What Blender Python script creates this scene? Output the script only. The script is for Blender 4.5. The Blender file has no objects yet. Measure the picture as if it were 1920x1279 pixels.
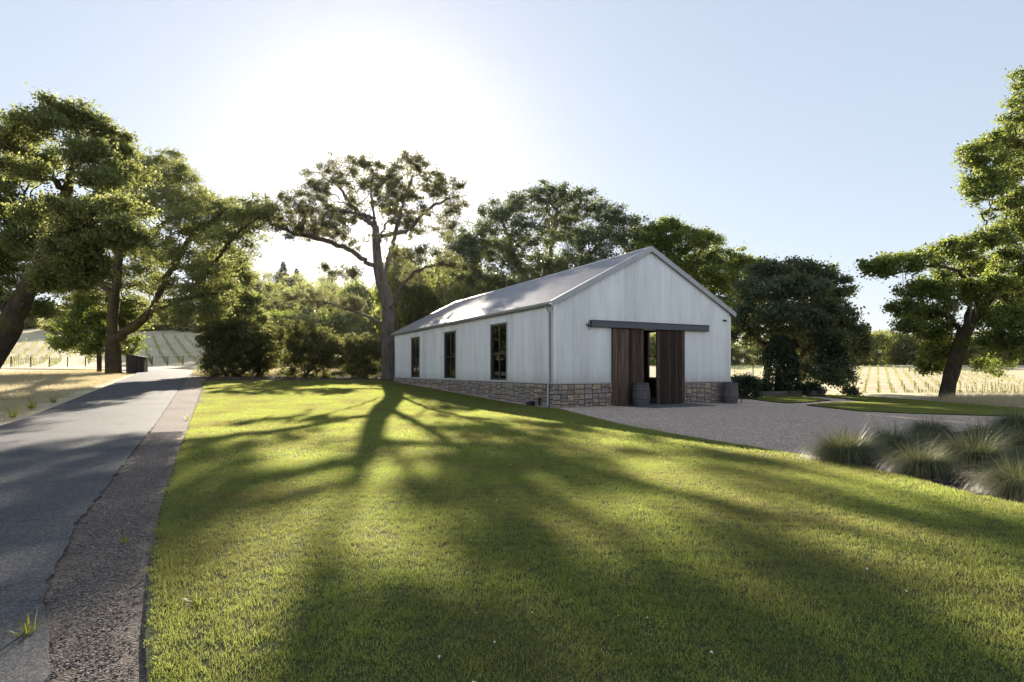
import bpy, bmesh, math, random
import numpy as np
from mathutils import Vector, Matrix

# ------------------------------------------------------------------ camera, sky, sun
sc = bpy.context.scene
CAMZ = 1.45
F = 1096.0                                   # focal length in pixels of the 1920 px wide photograph
HOR = 695.0                                  # row of the horizon
cam_d = bpy.data.cameras.new('camera')
cam = bpy.data.objects.new('camera', cam_d)
sc.collection.objects.link(cam)
cam.location = (0, 0, CAMZ)
cam.rotation_euler = (math.radians(90), 0, 0)
cam_d.sensor_width = 36.0
cam_d.lens = F / 1920 * 36
cam_d.shift_y = (HOR - 639.5) / 1920
cam_d.clip_start = 0.05
cam_d.clip_end = 3000
sc.camera = cam

SUN_AZ = math.radians(-12.9)                 # from +Y towards +X
SUN_EL = math.radians(18.9)
SUND = Vector((math.sin(SUN_AZ) * math.cos(SUN_EL), math.cos(SUN_AZ) * math.cos(SUN_EL), math.sin(SUN_EL)))
world = bpy.data.worlds.new('World')
sc.world = world
world.use_nodes = True
wn = world.node_tree.nodes
sky = wn.new('ShaderNodeTexSky')
sky.sky_type = 'NISHITA'
sky.sun_disc = False
sky.sun_elevation = SUN_EL
sky.sun_rotation = SUN_AZ
sky.air_density = 1.0
sky.dust_density = 0.22
sky.ozone_density = 2.0
sky_g = wn.new('ShaderNodeGamma')             # softens the whole sky evenly: pale morning sky
sky_g.inputs[1].default_value = 0.34
world.node_tree.links.new(sky.outputs[0], sky_g.inputs[0])
sky_t = wn.new('ShaderNodeMix')
sky_t.data_type = 'RGBA'; sky_t.blend_type = 'MULTIPLY'
sky_t.inputs[0].default_value = 1.0
sky_t.inputs[7].default_value = (1.0, 1.0, 1.05, 1)      # cool cast of the whole sky
world.node_tree.links.new(sky_g.outputs[0], sky_t.inputs[6])
world.node_tree.links.new(sky_t.outputs[2], wn['Background'].inputs[0])
wn['Background'].inputs[1].default_value = 0.147

sun_d = bpy.data.lights.new('sun', 'SUN')
sun_d.energy = 5.0
sun_d.angle = math.radians(0.53)
sun_d.color = (1.0, 0.89, 0.73)
sun = bpy.data.objects.new('sun', sun_d)
sc.collection.objects.link(sun)
sun.rotation_euler = SUND.to_track_quat('Z', 'Y').to_euler()

sc.view_settings.view_transform = 'Standard'
sc.view_settings.look = 'None'
sc.view_settings.gamma = 1
sc.view_settings.exposure = 1.78
sc.render.engine = 'CYCLES'
sc.cycles.max_bounces = 7
sc.cycles.diffuse_bounces = 3
sc.cycles.glossy_bounces = 3
sc.cycles.transmission_bounces = 4
sc.cycles.transparent_max_bounces = 6
sc.cycles.use_denoising = True
sc.cycles.caustics_reflective = False
sc.cycles.caustics_refractive = False

# ------------------------------------------------------------------ helpers
COL = sc.collection
R = math.radians


def tag(o, label=None, cat=None, group=None, kind=None):
    if label: o['label'] = label
    if cat: o['category'] = cat
    if group: o['group'] = group
    if kind: o['kind'] = kind
    return o


def empty(name, loc=(0, 0, 0), rz=0.0):
    o = bpy.data.objects.new(name, None)
    o.empty_display_size = 0.2
    COL.objects.link(o)
    o.location = loc
    o.rotation_euler = (0, 0, rz)
    return o


def obj(name, me, mat=None, parent=None):
    if mat is not None and not me.materials:
        me.materials.append(mat)
    o = bpy.data.objects.new(name, me)
    COL.objects.link(o)
    if parent is not None:
        o.parent = parent
    return o


def np_mesh(name, verts, faces, smooth=False):
    """verts (n,3), faces (m,k) arrays of one face size"""
    verts = np.asarray(verts, dtype=np.float32)
    faces = np.asarray(faces, dtype=np.int32)
    me = bpy.data.meshes.new(name)
    m, k = faces.shape
    me.vertices.add(len(verts))
    me.vertices.foreach_set('co', verts.ravel())
    me.loops.add(m * k)
    me.loops.foreach_set('vertex_index', faces.ravel())
    me.polygons.add(m)
    me.polygons.foreach_set('loop_start', np.arange(0, m * k, k, dtype=np.int32))
    if smooth:
        me.polygons.foreach_set('use_smooth', np.ones(m, dtype=bool))
    me.update(calc_edges=True)
    return me


def py_mesh(name, verts, faces, smooth=False):
    me = bpy.data.meshes.new(name)
    me.from_pydata([tuple(v) for v in verts], [], faces)
    if smooth:
        me.polygons.foreach_set('use_smooth', [True] * len(me.polygons))
    me.update()
    return me


class MB:
    """collects boxes and tubes into one mesh"""
    def __init__(self):
        self.v, self.f = [], []

    def box(self, x0, x1, y0, y1, z0, z1):
        b = len(self.v)
        self.v += [(x0, y0, z0), (x1, y0, z0), (x1, y1, z0), (x0, y1, z0), (x0, y0, z1), (x1, y0, z1), (x1, y1, z1), (x0, y1, z1)]
        self.f += [tuple(b + i for i in q) for q in ((0, 3, 2, 1), (4, 5, 6, 7), (0, 1, 5, 4), (1, 2, 6, 5), (2, 3, 7, 6), (3, 0, 4, 7))]
        return self

    def prism(self, pts, d0, d1, fn):
        """closed outline pts (2d) swept from d0 to d1; fn(u,v,d) -> xyz"""
        b = len(self.v); n = len(pts)
        self.v += [fn(u, v, d0) for u, v in pts] + [fn(u, v, d1) for u, v in pts]
        self.f.append(tuple(b + i for i in range(n))[::-1])
        self.f.append(tuple(b + n + i for i in range(n)))
        for i in range(n):
            j = (i + 1) % n
            self.f.append((b + i, b + j, b + n + j, b + n + i))
        return self

    def tube(self, pts, rad, sides=8):
        pts = [Vector(p) for p in pts]
        b = len(self.v); n = len(pts)
        rads = rad if isinstance(rad, (list, tuple)) else [rad] * n
        for i, p in enumerate(pts):
            d = (pts[min(i + 1, n - 1)] - pts[max(i - 1, 0)]).normalized()
            a = d.orthogonal().normalized() if i == 0 else (a - d * a.dot(d)).normalized()
            c = d.cross(a)
            for k in range(sides):
                an = 2 * math.pi * k / sides
                self.v.append(tuple(p + (a * math.cos(an) + c * math.sin(an)) * rads[i]))
        for i in range(n - 1):
            for k in range(sides):
                k2 = (k + 1) % sides
                self.f.append((b + i * sides + k, b + i * sides + k2, b + (i + 1) * sides + k2, b + (i + 1) * sides + k))
        self.f.append(tuple(b + k for k in range(sides))[::-1])
        self.f.append(tuple(b + (n - 1) * sides + k for k in range(sides)))
        return self

    def build(self, name, mat, parent=None, bevel=0.0, smooth=False):
        me = py_mesh(name, self.v, self.f, smooth)
        if bevel > 0:
            bm = bmesh.new(); bm.from_mesh(me)
            bmesh.ops.bevel(bm, geom=list(bm.edges), offset=bevel, segments=1, affect='EDGES')
            bm.to_mesh(me); bm.free()
        return obj(name, me, mat, parent)


# ------------------------------------------------------------------ terrain
BC = np.array((1.59, 22.4))                  # near corner of the barn
BX = np.array((0.890, 0.456)); BX = BX / np.linalg.norm(BX)   # along the gable end
BY = np.array((-BX[1], BX[0]))               # along the long side
BARN_ROT = math.atan2(BX[1], BX[0])


def ramp(x, w):
    x = np.asarray(x, dtype=float)
    return w * np.logaddexp(0, x / w)


def sstep(a, b, x):
    u = np.clip((np.asarray(x, dtype=float) - a) / (b - a), 0, 1)
    return u * u * (3 - 2 * u)


def H(x, y):
    x = np.asarray(x, dtype=float); y = np.asarray(y, dtype=float)
    t = (x - BC[0]) * BY[0] + (y - BC[1]) * BY[1]
    left = 0.034 * (ramp(t - 1, 1.5) - ramp(t - 46, 4)) + 0.008 * ramp(t - 46, 4)
    hill = 0.17 * ramp(y - 104, 7) - 0.07 * ramp(y - 152, 10) + 0.09 * ramp(y - 165, 10) - 0.17 * ramp(y - 290, 20)
    left = left + hill * sstep(45, -15, x)
    right = -2.3 * sstep(37, 78, y) + 0.062 * (ramp(y - 86, 5) - ramp(y - 178, 6))
    w = sstep(1, 14, x)
    return left * (1 - w) + right * w


def Hs(x, y):
    return float(H(x, y))


def G(px, py, dz=0.0):
    """where the line of sight of a pixel meets the ground"""
    a = (px - 960) / F; b = -(py - HOR) / F
    ys = np.concatenate([np.arange(0.5, 60, 0.05), np.arange(60, 400, 0.5)])
    d = CAMZ + b * ys - (H(a * ys, ys) + dz)
    i = np.argmax(d < 0) if (d < 0).any() else len(ys) - 1
    y = ys[i]
    return np.array((a * y, y))


def at(px, Y):
    """ground point in a column of the picture at depth Y"""
    x = (px - 960) / F * Y
    return Vector((x, Y, Hs(x, Y)))


def P3(px, py, Y):
    return np.array(((px - 960) / F * Y, Y, CAMZ - (py - HOR) / F * Y))


def ST(s, t):
    p = BC + BX * s + BY * t
    return (p[0], p[1])


# ------------------------------------------------------------------ materials
def newmat(name):
    m = bpy.data.materials.new(name)
    m.use_nodes = True
    nt = m.node_tree
    return m, nt, nt.nodes['Principled BSDF']


def N(nt, kind, **kw):
    n = nt.nodes.new(kind)
    for k, v in kw.items():
        if k.startswith('i_'):
            key = k[2:]
            n.inputs[int(key) if key.isdigit() else key].default_value = v
        else:
            setattr(n, k, v)
    return n


def ramp_node(nt, fac, stops):
    r = nt.nodes.new('ShaderNodeValToRGB')
    e = r.color_ramp.elements
    e[0].position, e[0].color = stops[0][0], (*stops[0][1], 1)
    e[1].position, e[1].color = stops[-1][0], (*stops[-1][1], 1)
    for p, c in stops[1:-1]:
        q = e.new(p); q.color = (*c, 1)
    nt.links.new(fac, r.inputs[0])
    return r


def noise(nt, scale, detail=4.0, rough=0.55, coord='Object', stretch=None):
    tc = nt.nodes.new('ShaderNodeTexCoord')
    src = tc.outputs[coord]
    if stretch:
        mp = nt.nodes.new('ShaderNodeMapping')
        mp.inputs['Scale'].default_value = stretch
        nt.links.new(src, mp.inputs[0]); src = mp.outputs[0]
    n = N(nt, 'ShaderNodeTexNoise')
    n.inputs['Scale'].default_value = scale
    n.inputs['Detail'].default_value = detail
    n.inputs['Roughness'].default_value = rough
    nt.links.new(src, n.inputs['Vector'])
    return n


def bump(nt, bsdf, height, strength=0.4, dist=0.02):
    b = N(nt, 'ShaderNodeBump')
    b.inputs['Strength'].default_value = strength
    b.inputs['Distance'].default_value = dist
    nt.links.new(height, b.inputs['Height'])
    nt.links.new(b.outputs[0], bsdf.inputs['Normal'])
    return b


def mixc(nt, fac, a, b, mode='MIX'):
    m = nt.nodes.new('ShaderNodeMix')
    m.data_type = 'RGBA'; m.blend_type = mode
    for sock, val in ((m.inputs[0], fac), (m.inputs[6], a), (m.inputs[7], b)):
        if hasattr(val, 'links'):
            nt.links.new(val, sock)
        elif isinstance(val, tuple):
            sock.default_value = (*val, 1)
        else:
            sock.default_value = val
    return m.outputs[2]


def leaf_mat(name, c0, c1, c2, trans, tfac=0.45, rough=0.5, spec=0.3):
    """leaf: front colour varies from leaf to leaf, light passes through from behind"""
    m, nt, b = newmat(name)
    g = N(nt, 'ShaderNodeNewGeometry')
    r = ramp_node(nt, g.outputs['Random Per Island'], [(0.0, c0), (0.55, c1), (1.0, c2)])
    n = noise(nt, 0.35, 2.0)
    col = mixc(nt, n.outputs[0], r.outputs[0], c1)
    nt.links.new(col, b.inputs['Base Color'])
    b.inputs['Roughness'].default_value = rough
    b.inputs['Specular IOR Level'].default_value = spec
    t = N(nt, 'ShaderNodeBsdfTranslucent')
    tr = ramp_node(nt, g.outputs['Random Per Island'], [(0.0, tuple(x * 0.7 for x in trans)), (1.0, tuple(x * 1.25 for x in trans))])
    nt.links.new(tr.outputs[0], t.inputs[0])
    mx = N(nt, 'ShaderNodeMixShader')
    mx.inputs[0].default_value = tfac
    nt.links.new(b.outputs[0], mx.inputs[1]); nt.links.new(t.outputs[0], mx.inputs[2])
    nt.links.new(mx.outputs[0], nt.nodes['Material Output'].inputs[0])
    return m


def plain(name, col, rough=0.6, metal=0.0, nscale=6.0, var=0.25, bstr=0.2, bdist=0.01, stretch=None, spec=0.5):
    m, nt, b = newmat(name)
    n = noise(nt, nscale, 5.0, 0.6, stretch=stretch)
    r = ramp_node(nt, n.outputs[0], [(0.3, tuple(c * (1 - var) for c in col)), (0.7, tuple(min(1, c * (1 + var)) for c in col))])
    nt.links.new(r.outputs[0], b.inputs['Base Color'])
    b.inputs['Roughness'].default_value = rough
    b.inputs['Metallic'].default_value = metal
    b.inputs['Specular IOR Level'].default_value = spec
    if bstr:
        bump(nt, b, n.outputs[0], bstr, bdist)
    return m


def ground_mat(name, stops, big, fine, bdist=0.03, bstr=0.6, rough=0.95, extra=None):
    """two sizes of noise: large patches and grain"""
    m, nt, b = newmat(name)
    n1 = noise(nt, big, 4.0, 0.6)
    n2 = noise(nt, fine, 6.0, 0.75)
    ad = N(nt, 'ShaderNodeMath', operation='MULTIPLY_ADD'); ad.inputs[1].default_value = 0.55
    nt.links.new(n2.outputs[0], ad.inputs[0])
    sc_ = N(nt, 'ShaderNodeMath', operation='MULTIPLY'); sc_.inputs[1].default_value = 0.45
    nt.links.new(n1.outputs[0], sc_.inputs[0]); nt.links.new(sc_.outputs[0], ad.inputs[2])
    r = ramp_node(nt, ad.outputs[0], stops)
    col = r.outputs[0]
    if extra:
        col = extra(nt, col)
    nt.links.new(col, b.inputs['Base Color'])
    b.inputs['Roughness'].default_value = rough
    b.inputs['Specular IOR Level'].default_value = 0.15
    bump(nt, b, n2.outputs[0], bstr, bdist)
    return m


M = {}
M['field'] = ground_mat('dry_grass_ground', [(0.3, (0.36, 0.29, 0.17)), (0.5, (0.54, 0.46, 0.30)), (0.7, (0.64, 0.57, 0.41))], 0.12, 9.0, 0.06, 0.7)
M['lawn'] = ground_mat('lawn_soil', [(0.3, (0.03, 0.04, 0.012)), (0.7, (0.055, 0.07, 0.022))], 0.5, 30.0, 0.02)
M['mulch'] = ground_mat('bark_mulch', [(0.3, (0.03, 0.02, 0.014)), (0.5, (0.07, 0.048, 0.034)), (0.72, (0.15, 0.105, 0.075))], 1.2, 38.0, 0.05, 1.0)
M['soil'] = ground_mat('dark_bed_soil', [(0.3, (0.02, 0.015, 0.012)), (0.55, (0.045, 0.034, 0.028)), (0.75, (0.10, 0.08, 0.07))], 1.2, 45.0, 0.05, 1.0)


def asphalt_mat():
    m, nt, b = newmat('asphalt')
    n1 = noise(nt, 0.7, 5.0, 0.6)
    n2 = noise(nt, 140.0, 3.0, 0.7)
    v = N(nt, 'ShaderNodeTexVoronoi'); v.inputs['Scale'].default_value = 95.0
    tc = N(nt, 'ShaderNodeTexCoord'); nt.links.new(tc.outputs['Object'], v.inputs['Vector'])
    r1 = ramp_node(nt, v.outputs['Color'], [(0.15, (0.026, 0.027, 0.031)), (0.5, (0.054, 0.055, 0.062)), (0.9, (0.15, 0.148, 0.15))])
    r2 = ramp_node(nt, n1.outputs[0], [(0.3, (0.75, 0.76, 0.8)), (0.5, (1, 1, 1)), (0.72, (1.3, 1.22, 1.12))])
    col = mixc(nt, 1.0, r1.outputs[0], r2.outputs[0], 'MULTIPLY')
    # fine cracks
    w = N(nt, 'ShaderNodeTexVoronoi', feature='DISTANCE_TO_EDGE'); w.inputs['Scale'].default_value = 0.45
    n3 = noise(nt, 2.2, 4.0, 0.6)
    add = mixc(nt, 0.35, tc.outputs['Object'], n3.outputs['Color'], 'ADD')
    nt.links.new(add, w.inputs['Vector'])
    cr = ramp_node(nt, w.outputs['Distance'], [(0.0, (0.35, 0.35, 0.35)), (0.006, (0.5, 0.5, 0.5)), (0.012, (1, 1, 1))])
    col = mixc(nt, 0.55, col, cr.outputs[0], 'MULTIPLY')
    nt.links.new(col, b.inputs['Base Color'])
    b.inputs['Roughness'].default_value = 0.8
    b.inputs['Specular IOR Level'].default_value = 0.25
    bump(nt, b, n2.outputs[0], 0.9, 0.006)
    return m


def gravel_mat(name, tint, scale=42.0, dark=0.35):
    m, nt, b = newmat(name)
    tc = N(nt, 'ShaderNodeTexCoord')
    v = N(nt, 'ShaderNodeTexVoronoi'); v.inputs['Scale'].default_value = scale
    nt.links.new(tc.outputs['Object'], v.inputs['Vector'])
    n1 = noise(nt, 0.5, 5.0, 0.65)
    r1 = ramp_node(nt, v.outputs['Color'], [(0.1, tuple(c * 0.45 for c in tint)), (0.5, tint), (0.9, tuple(min(1, c * 1.6) for c in tint))])
    d = ramp_node(nt, v.outputs['Distance'], [(0.35, (1, 1, 1)), (0.75, (dark, dark, dark))])
    col = mixc(nt, 1.0, r1.outputs[0], d.outputs[0], 'MULTIPLY')
    r2 = ramp_node(nt, n1.outputs[0], [(0.32, (0.62, 0.60, 0.60)), (0.5, (1, 1, 1)), (0.7, (1.2, 1.15, 1.08))])
    col = mixc(nt, 1.0, col, r2.outputs[0], 'MULTIPLY')
    nt.links.new(col, b.inputs['Base Color'])
    b.inputs['Roughness'].default_value = 0.9
    b.inputs['Specular IOR Level'].default_value = 0.25
    bb = bump(nt, b, v.outputs['Distance'], 1.0, 0.008); bb.invert = True
    return m


M['asphalt'] = asphalt_mat()
M['gravel'] = gravel_mat('court_gravel', (0.56, 0.44, 0.36), 34.0, 0.6)
M['shoulder'] = gravel_mat('shoulder_gravel', (0.17, 0.138, 0.118), 70.0, 0.7)
M['pebble'] = None


def metal_mat(name, c, rough, metal, streak):
    m, nt, b = newmat(name)
    n1 = noise(nt, 3.0, 4.0, 0.6, stretch=(1, 1, 0.12))
    n2 = noise(nt, 60.0, 2.0, 0.5)
    r = ramp_node(nt, n1.outputs[0], [(0.3, tuple(x * (1 - streak) for x in c)), (0.7, tuple(min(1, x * (1 + streak)) for x in c))])
    col = mixc(nt, 0.12, r.outputs[0], n2.outputs['Color'], 'OVERLAY')
    nt.links.new(col, b.inputs['Base Color'])
    rr = ramp_node(nt, n2.outputs[0], [(0.3, (rough - 0.06,) * 3), (0.7, (rough + 0.08,) * 3)])
    nt.links.new(rr.outputs[0], b.inputs['Roughness'])
    b.inputs['Metallic'].default_value = metal
    return m




def weather_siding(m):
    nt = m.node_tree; bs = nt.nodes['Principled BSDF']
    tc = N(nt, 'ShaderNodeTexCoord')
    sx = N(nt, 'ShaderNodeSeparateXYZ'); nt.links.new(tc.outputs['Object'], sx.inputs[0])
    ad = N(nt, 'ShaderNodeMath', operation='ADD'); nt.links.new(sx.outputs[0], ad.inputs[0]); nt.links.new(sx.outputs[1], ad.inputs[1])
    dv = N(nt, 'ShaderNodeMath', operation='DIVIDE'); dv.inputs[1].default_value = 0.83; nt.links.new(ad.outputs[0], dv.inputs[0])
    fl = N(nt, 'ShaderNodeMath', operation='FLOOR'); nt.links.new(dv.outputs[0], fl.inputs[0])
    wn_ = N(nt, 'ShaderNodeTexWhiteNoise', noise_dimensions='1D'); nt.links.new(fl.outputs[0], wn_.inputs['W'])
    rr = ramp_node(nt, wn_.outputs['Value'], [(0.0, (0.90, 0.90, 0.89)), (1.0, (1.04, 1.04, 1.05))])
    src = bs.inputs['Base Color'].links[0].from_socket
    col = mixc(nt, 1.0, src, rr.outputs[0], 'MULTIPLY')
    n = noise(nt, 7.0, 5.0, 0.7, stretch=(1, 1, 0.35))
    zz = N(nt, 'ShaderNodeMapRange'); zz.inputs[1].default_value = 0.97; zz.inputs[2].default_value = 1.45; zz.inputs[3].default_value = 0.75; zz.inputs[4].default_value = 0.0
    nt.links.new(sx.outputs[2], zz.inputs[0])
    mu = N(nt, 'ShaderNodeMath', operation='MULTIPLY'); nt.links.new(zz.outputs[0], mu.inputs[0]); nt.links.new(n.outputs[0], mu.inputs[1])
    col = mixc(nt, mu.outputs[0], col, (0.30, 0.26, 0.21))
    nt.links.new(col, bs.inputs['Base Color'])
    return m


M['siding'] = metal_mat('galvanised_siding', (0.63, 0.66, 0.70), 0.40, 0.6, 0.10)
weather_siding(M['siding'])


def roof_streaks(m):
    nt = m.node_tree; bs = nt.nodes['Principled BSDF']
    n = noise(nt, 2.2, 5.0, 0.7, stretch=(0.25, 2.2, 0.25))
    f = ramp_node(nt, n.outputs[0], [(0.45, (0, 0, 0)), (0.7, (0.65, 0.65, 0.65))])
    src = bs.inputs['Base Color'].links[0].from_socket
    nt.links.new(mixc(nt, f.outputs[0], src, (0.20, 0.165, 0.14)), bs.inputs['Base Color'])


M['roof'] = metal_mat('galvanised_roofing', (0.31, 0.31, 0.335), 0.5, 0.45, 0.14)
roof_streaks(M['roof'])
M['trim'] = metal_mat('grey_metal_trim', (0.34, 0.36, 0.39), 0.45, 0.4, 0.08)
M['dark_steel'] = plain('dark_blue_steel', (0.07, 0.085, 0.105), 0.45, 0.3, 8, 0.15, 0.05)
M['frame'] = plain('dark_window_frame', (0.045, 0.04, 0.045), 0.4, 0.2, 8, 0.15, 0.0)
M['black'] = plain('black_plastic', (0.012, 0.012, 0.014), 0.5, 0.0, 20, 0.2, 0.1)
M['inside'] = plain('dark_interior_board', (0.05, 0.038, 0.03), 0.8, 0.0, 4, 0.3, 0.2)
M['concrete'] = plain('worn_concrete', (0.20, 0.21, 0.20), 0.8, 0.0, 3.0, 0.16, 0.25, 0.005)
M['mortar'] = plain('stone_mortar', (0.13, 0.115, 0.10), 0.95, 0.0, 30, 0.3, 0.6)
M['soffit'] = plain('plinth_cap', (0.40, 0.40, 0.41), 0.7, 0.0, 14, 0.15, 0.2)


def glass_mat():
    m, nt, b = newmat('window_glass')
    nt.nodes.remove(b)
    gl = N(nt, 'ShaderNodeBsdfGlossy'); gl.inputs['Roughness'].default_value = 0.02
    tr = N(nt, 'ShaderNodeBsdfTransparent'); tr.inputs[0].default_value = (0.86, 0.88, 0.87, 1)
    lw = N(nt, 'ShaderNodeLayerWeight'); lw.inputs[0].default_value = 0.5
    fr = N(nt, 'ShaderNodeMath', operation='POWER'); fr.inputs[1].default_value = 3.5
    nt.links.new(lw.outputs['Facing'], fr.inputs[0])
    ad = N(nt, 'ShaderNodeMath', operation='MULTIPLY_ADD'); ad.inputs[1].default_value = 0.8; ad.inputs[2].default_value = 0.05
    nt.links.new(fr.outputs[0], ad.inputs[0])
    mx = N(nt, 'ShaderNodeMixShader')
    nt.links.new(ad.outputs[0], mx.inputs[0])
    nt.links.new(tr.outputs[0], mx.inputs[1]); nt.links.new(gl.outputs[0], mx.inputs[2])
    nt.links.new(mx.outputs[0], nt.nodes['Material Output'].inputs[0])
    return m


M['glass'] = glass_mat()


def wood_mat(name, c0, c1, grain=(14, 14, 0.7), rough=0.75, rnd=0.5):
    m, nt, b = newmat(name)
    oi = N(nt, 'ShaderNodeObjectInfo')
    tc = N(nt, 'ShaderNodeTexCoord')
    va = N(nt, 'ShaderNodeVectorMath', operation='ADD')
    cx = N(nt, 'ShaderNodeMath', operation='MULTIPLY'); cx.inputs[1].default_value = 37.0
    nt.links.new(oi.outputs['Random'], cx.inputs[0])
    nt.links.new(tc.outputs['Object'], va.inputs[0]); nt.links.new(cx.outputs[0], va.inputs[1])
    mp = N(nt, 'ShaderNodeMapping'); mp.inputs['Scale'].default_value = grain
    nt.links.new(va.outputs[0], mp.inputs[0])
    n = N(nt, 'ShaderNodeTexNoise'); n.inputs['Scale'].default_value = 1.6; n.inputs['Detail'].default_value = 6; n.inputs['Roughness'].default_value = 0.68
    nt.links.new(mp.outputs[0], n.inputs['Vector'])
    r = ramp_node(nt, n.outputs[0], [(0.3, c0), (0.72, c1)])
    vr = N(nt, 'ShaderNodeMapRange'); vr.inputs[3].default_value = 1 - rnd; vr.inputs[4].default_value = 1 + rnd
    nt.links.new(oi.outputs['Random'], vr.inputs[0])
    cb = N(nt, 'ShaderNodeCombineColor')
    for i in range(3): nt.links.new(vr.outputs[0], cb.inputs[i])
    col = mixc(nt, 1.0, r.outputs[0], cb.outputs[0], 'MULTIPLY')
    nt.links.new(col, b.inputs['Base Color'])
    b.inputs['Roughness'].default_value = rough
    b.inputs['Specular IOR Level'].default_value = 0.3
    bump(nt, b, n.outputs[0], 0.5, 0.008)
    return m


M['door_wood'] = wood_mat('weathered_brown_plank', (0.010, 0.007, 0.007), (0.15, 0.095, 0.07), (11, 11, 0.5), 0.8, 0.72)
M['barrel_wood'] = wood_mat('weathered_grey_oak', (0.05, 0.047, 0.05), (0.13, 0.12, 0.122), (9, 9, 0.8), 0.8, 0.2)
M['shed_wood'] = wood_mat('dark_shed_board', (0.03, 0.028, 0.028), (0.075, 0.066, 0.06), (9, 9, 0.8), 0.85, 0.3)
M['sleeper'] = wood_mat('grey_timber_sleeper', (0.06, 0.055, 0.05), (0.15, 0.135, 0.12), (0.8, 9, 9), 0.9, 0.3)
M['stake_wood'] = wood_mat('old_stake_wood', (0.06, 0.045, 0.03), (0.14, 0.11, 0.08), (9, 9, 0.8), 0.9, 0.3)
M['hoop'] = plain('dull_hoop_iron', (0.09, 0.09, 0.10), 0.5, 0.6, 12, 0.3, 0.1)


def stone_mat():
    m, nt, b = newmat('field_stone')
    oi = N(nt, 'ShaderNodeObjectInfo')
    r = ramp_node(nt, oi.outputs['Random'], [(0.0, (0.25, 0.20, 0.17)), (0.22, (0.36, 0.29, 0.23)), (0.45, (0.28, 0.25, 0.245)), (0.62, (0.43, 0.34, 0.235)), (0.80, (0.36, 0.31, 0.28)), (1.0, (0.21, 0.19, 0.195))])
    n = noise(nt, 2.4, 6.0, 0.7, coord='Generated')
    r2 = ramp_node(nt, n.outputs[0], [(0.28, (0.5, 0.48, 0.47)), (0.5, (0.95, 0.95, 0.95)), (0.72, (1.3, 1.22, 1.12))])
    col = mixc(nt, 1.0, r.outputs[0], r2.outputs[0], 'MULTIPLY')
    nt.links.new(col, b.inputs['Base Color'])
    b.inputs['Roughness'].default_value = 0.9
    b.inputs['Specular IOR Level'].default_value = 0.2
    bump(nt, b, n.outputs[0], 0.8, 0.03)
    return m


M['stone'] = stone_mat()


def bark_mat(name, c0, c1, moss=None, mfac=0.5):
    m, nt, b = newmat(name)
    n = noise(nt, 5.0, 6.0, 0.7, stretch=(1, 1, 0.28))
    v = noise(nt, 16.0, 4.0, 0.7, stretch=(1, 1, 0.22))
    r = ramp_node(nt, n.outputs[0], [(0.3, c0), (0.7, c1)])
    col = r.outputs[0]
    if moss:
        n2 = noise(nt, 0.9, 4.0, 0.7)
        rm = ramp_node(nt, n2.outputs[0], [(0.45, (0, 0, 0)), (0.62, (mfac,) * 3)])
        col = mixc(nt, rm.outputs[0], col, moss)
    nt.links.new(col, b.inputs['Base Color'])
    b.inputs['Roughness'].default_value = 0.95
    b.inputs['Specular IOR Level'].default_value = 0.1
    bump(nt, b, v.outputs[0], 1.0, 0.06)
    return m


M['bark'] = bark_mat('oak_bark', (0.075, 0.064, 0.058), (0.24, 0.205, 0.185))
M['mossy_bark'] = bark_mat('mossy_oak_bark', (0.028, 0.022, 0.018), (0.09, 0.07, 0.055), (0.10, 0.09, 0.02), 0.7)
M['leaf_oak'] = leaf_mat('oak_leaf', (0.040, 0.046, 0.027), (0.066, 0.076, 0.040), (0.115, 0.118, 0.058), (0.33, 0.33, 0.13), 0.42)
M['leaf_gold'] = leaf_mat('golden_oak_leaf', (0.046, 0.062, 0.027), (0.080, 0.102, 0.042), (0.14, 0.15, 0.062), (0.37, 0.40, 0.11), 0.44)
M['leaf_dark'] = leaf_mat('live_oak_leaf', (0.036, 0.062, 0.044), (0.064, 0.100, 0.066), (0.105, 0.138, 0.078), (0.22, 0.25, 0.06), 0.36, 0.42, 0.45)
M['leaf_green'] = leaf_mat('fresh_oak_leaf', (0.040, 0.062, 0.026), (0.072, 0.108, 0.036), (0.130, 0.162, 0.055), (0.34, 0.40, 0.07), 0.44)
M['leaf_far'] = leaf_mat('distant_leaf', (0.05, 0.065, 0.03), (0.09, 0.11, 0.045), (0.13, 0.14, 0.06), (0.42, 0.45, 0.11), 0.5)
M['leaf_shrub'] = leaf_mat('dark_shrub_leaf', (0.022, 0.032, 0.016), (0.044, 0.058, 0.026), (0.09, 0.10, 0.04), (0.30, 0.31, 0.08), 0.42)
M['leaf_ivy'] = leaf_mat('ivy_leaf', (0.012, 0.026, 0.012), (0.022, 0.042, 0.018), (0.04, 0.062, 0.024), (0.08, 0.11, 0.02), 0.28, 0.35, 0.5)
M['leaf_vine'] = leaf_mat('vine_leaf', (0.07, 0.10, 0.02), (0.10, 0.14, 0.03), (0.15, 0.17, 0.04), (0.38, 0.40, 0.06), 0.5)
M['needle'] = leaf_mat('conifer_needle', (0.03, 0.038, 0.03), (0.045, 0.055, 0.042), (0.06, 0.07, 0.05), (0.08, 0.09, 0.04), 0.25)
M['lichen'] = leaf_mat('hanging_lichen', (0.11, 0.12, 0.075), (0.17, 0.18, 0.11), (0.24, 0.24, 0.15), (0.24, 0.24, 0.13), 0.4)
M['blade'] = leaf_mat('lawn_blade', (0.032, 0.054, 0.012), (0.048, 0.080, 0.018), (0.09, 0.118, 0.034), (0.52, 0.59, 0.14), 0.54, 0.55, 0.18)


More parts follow.
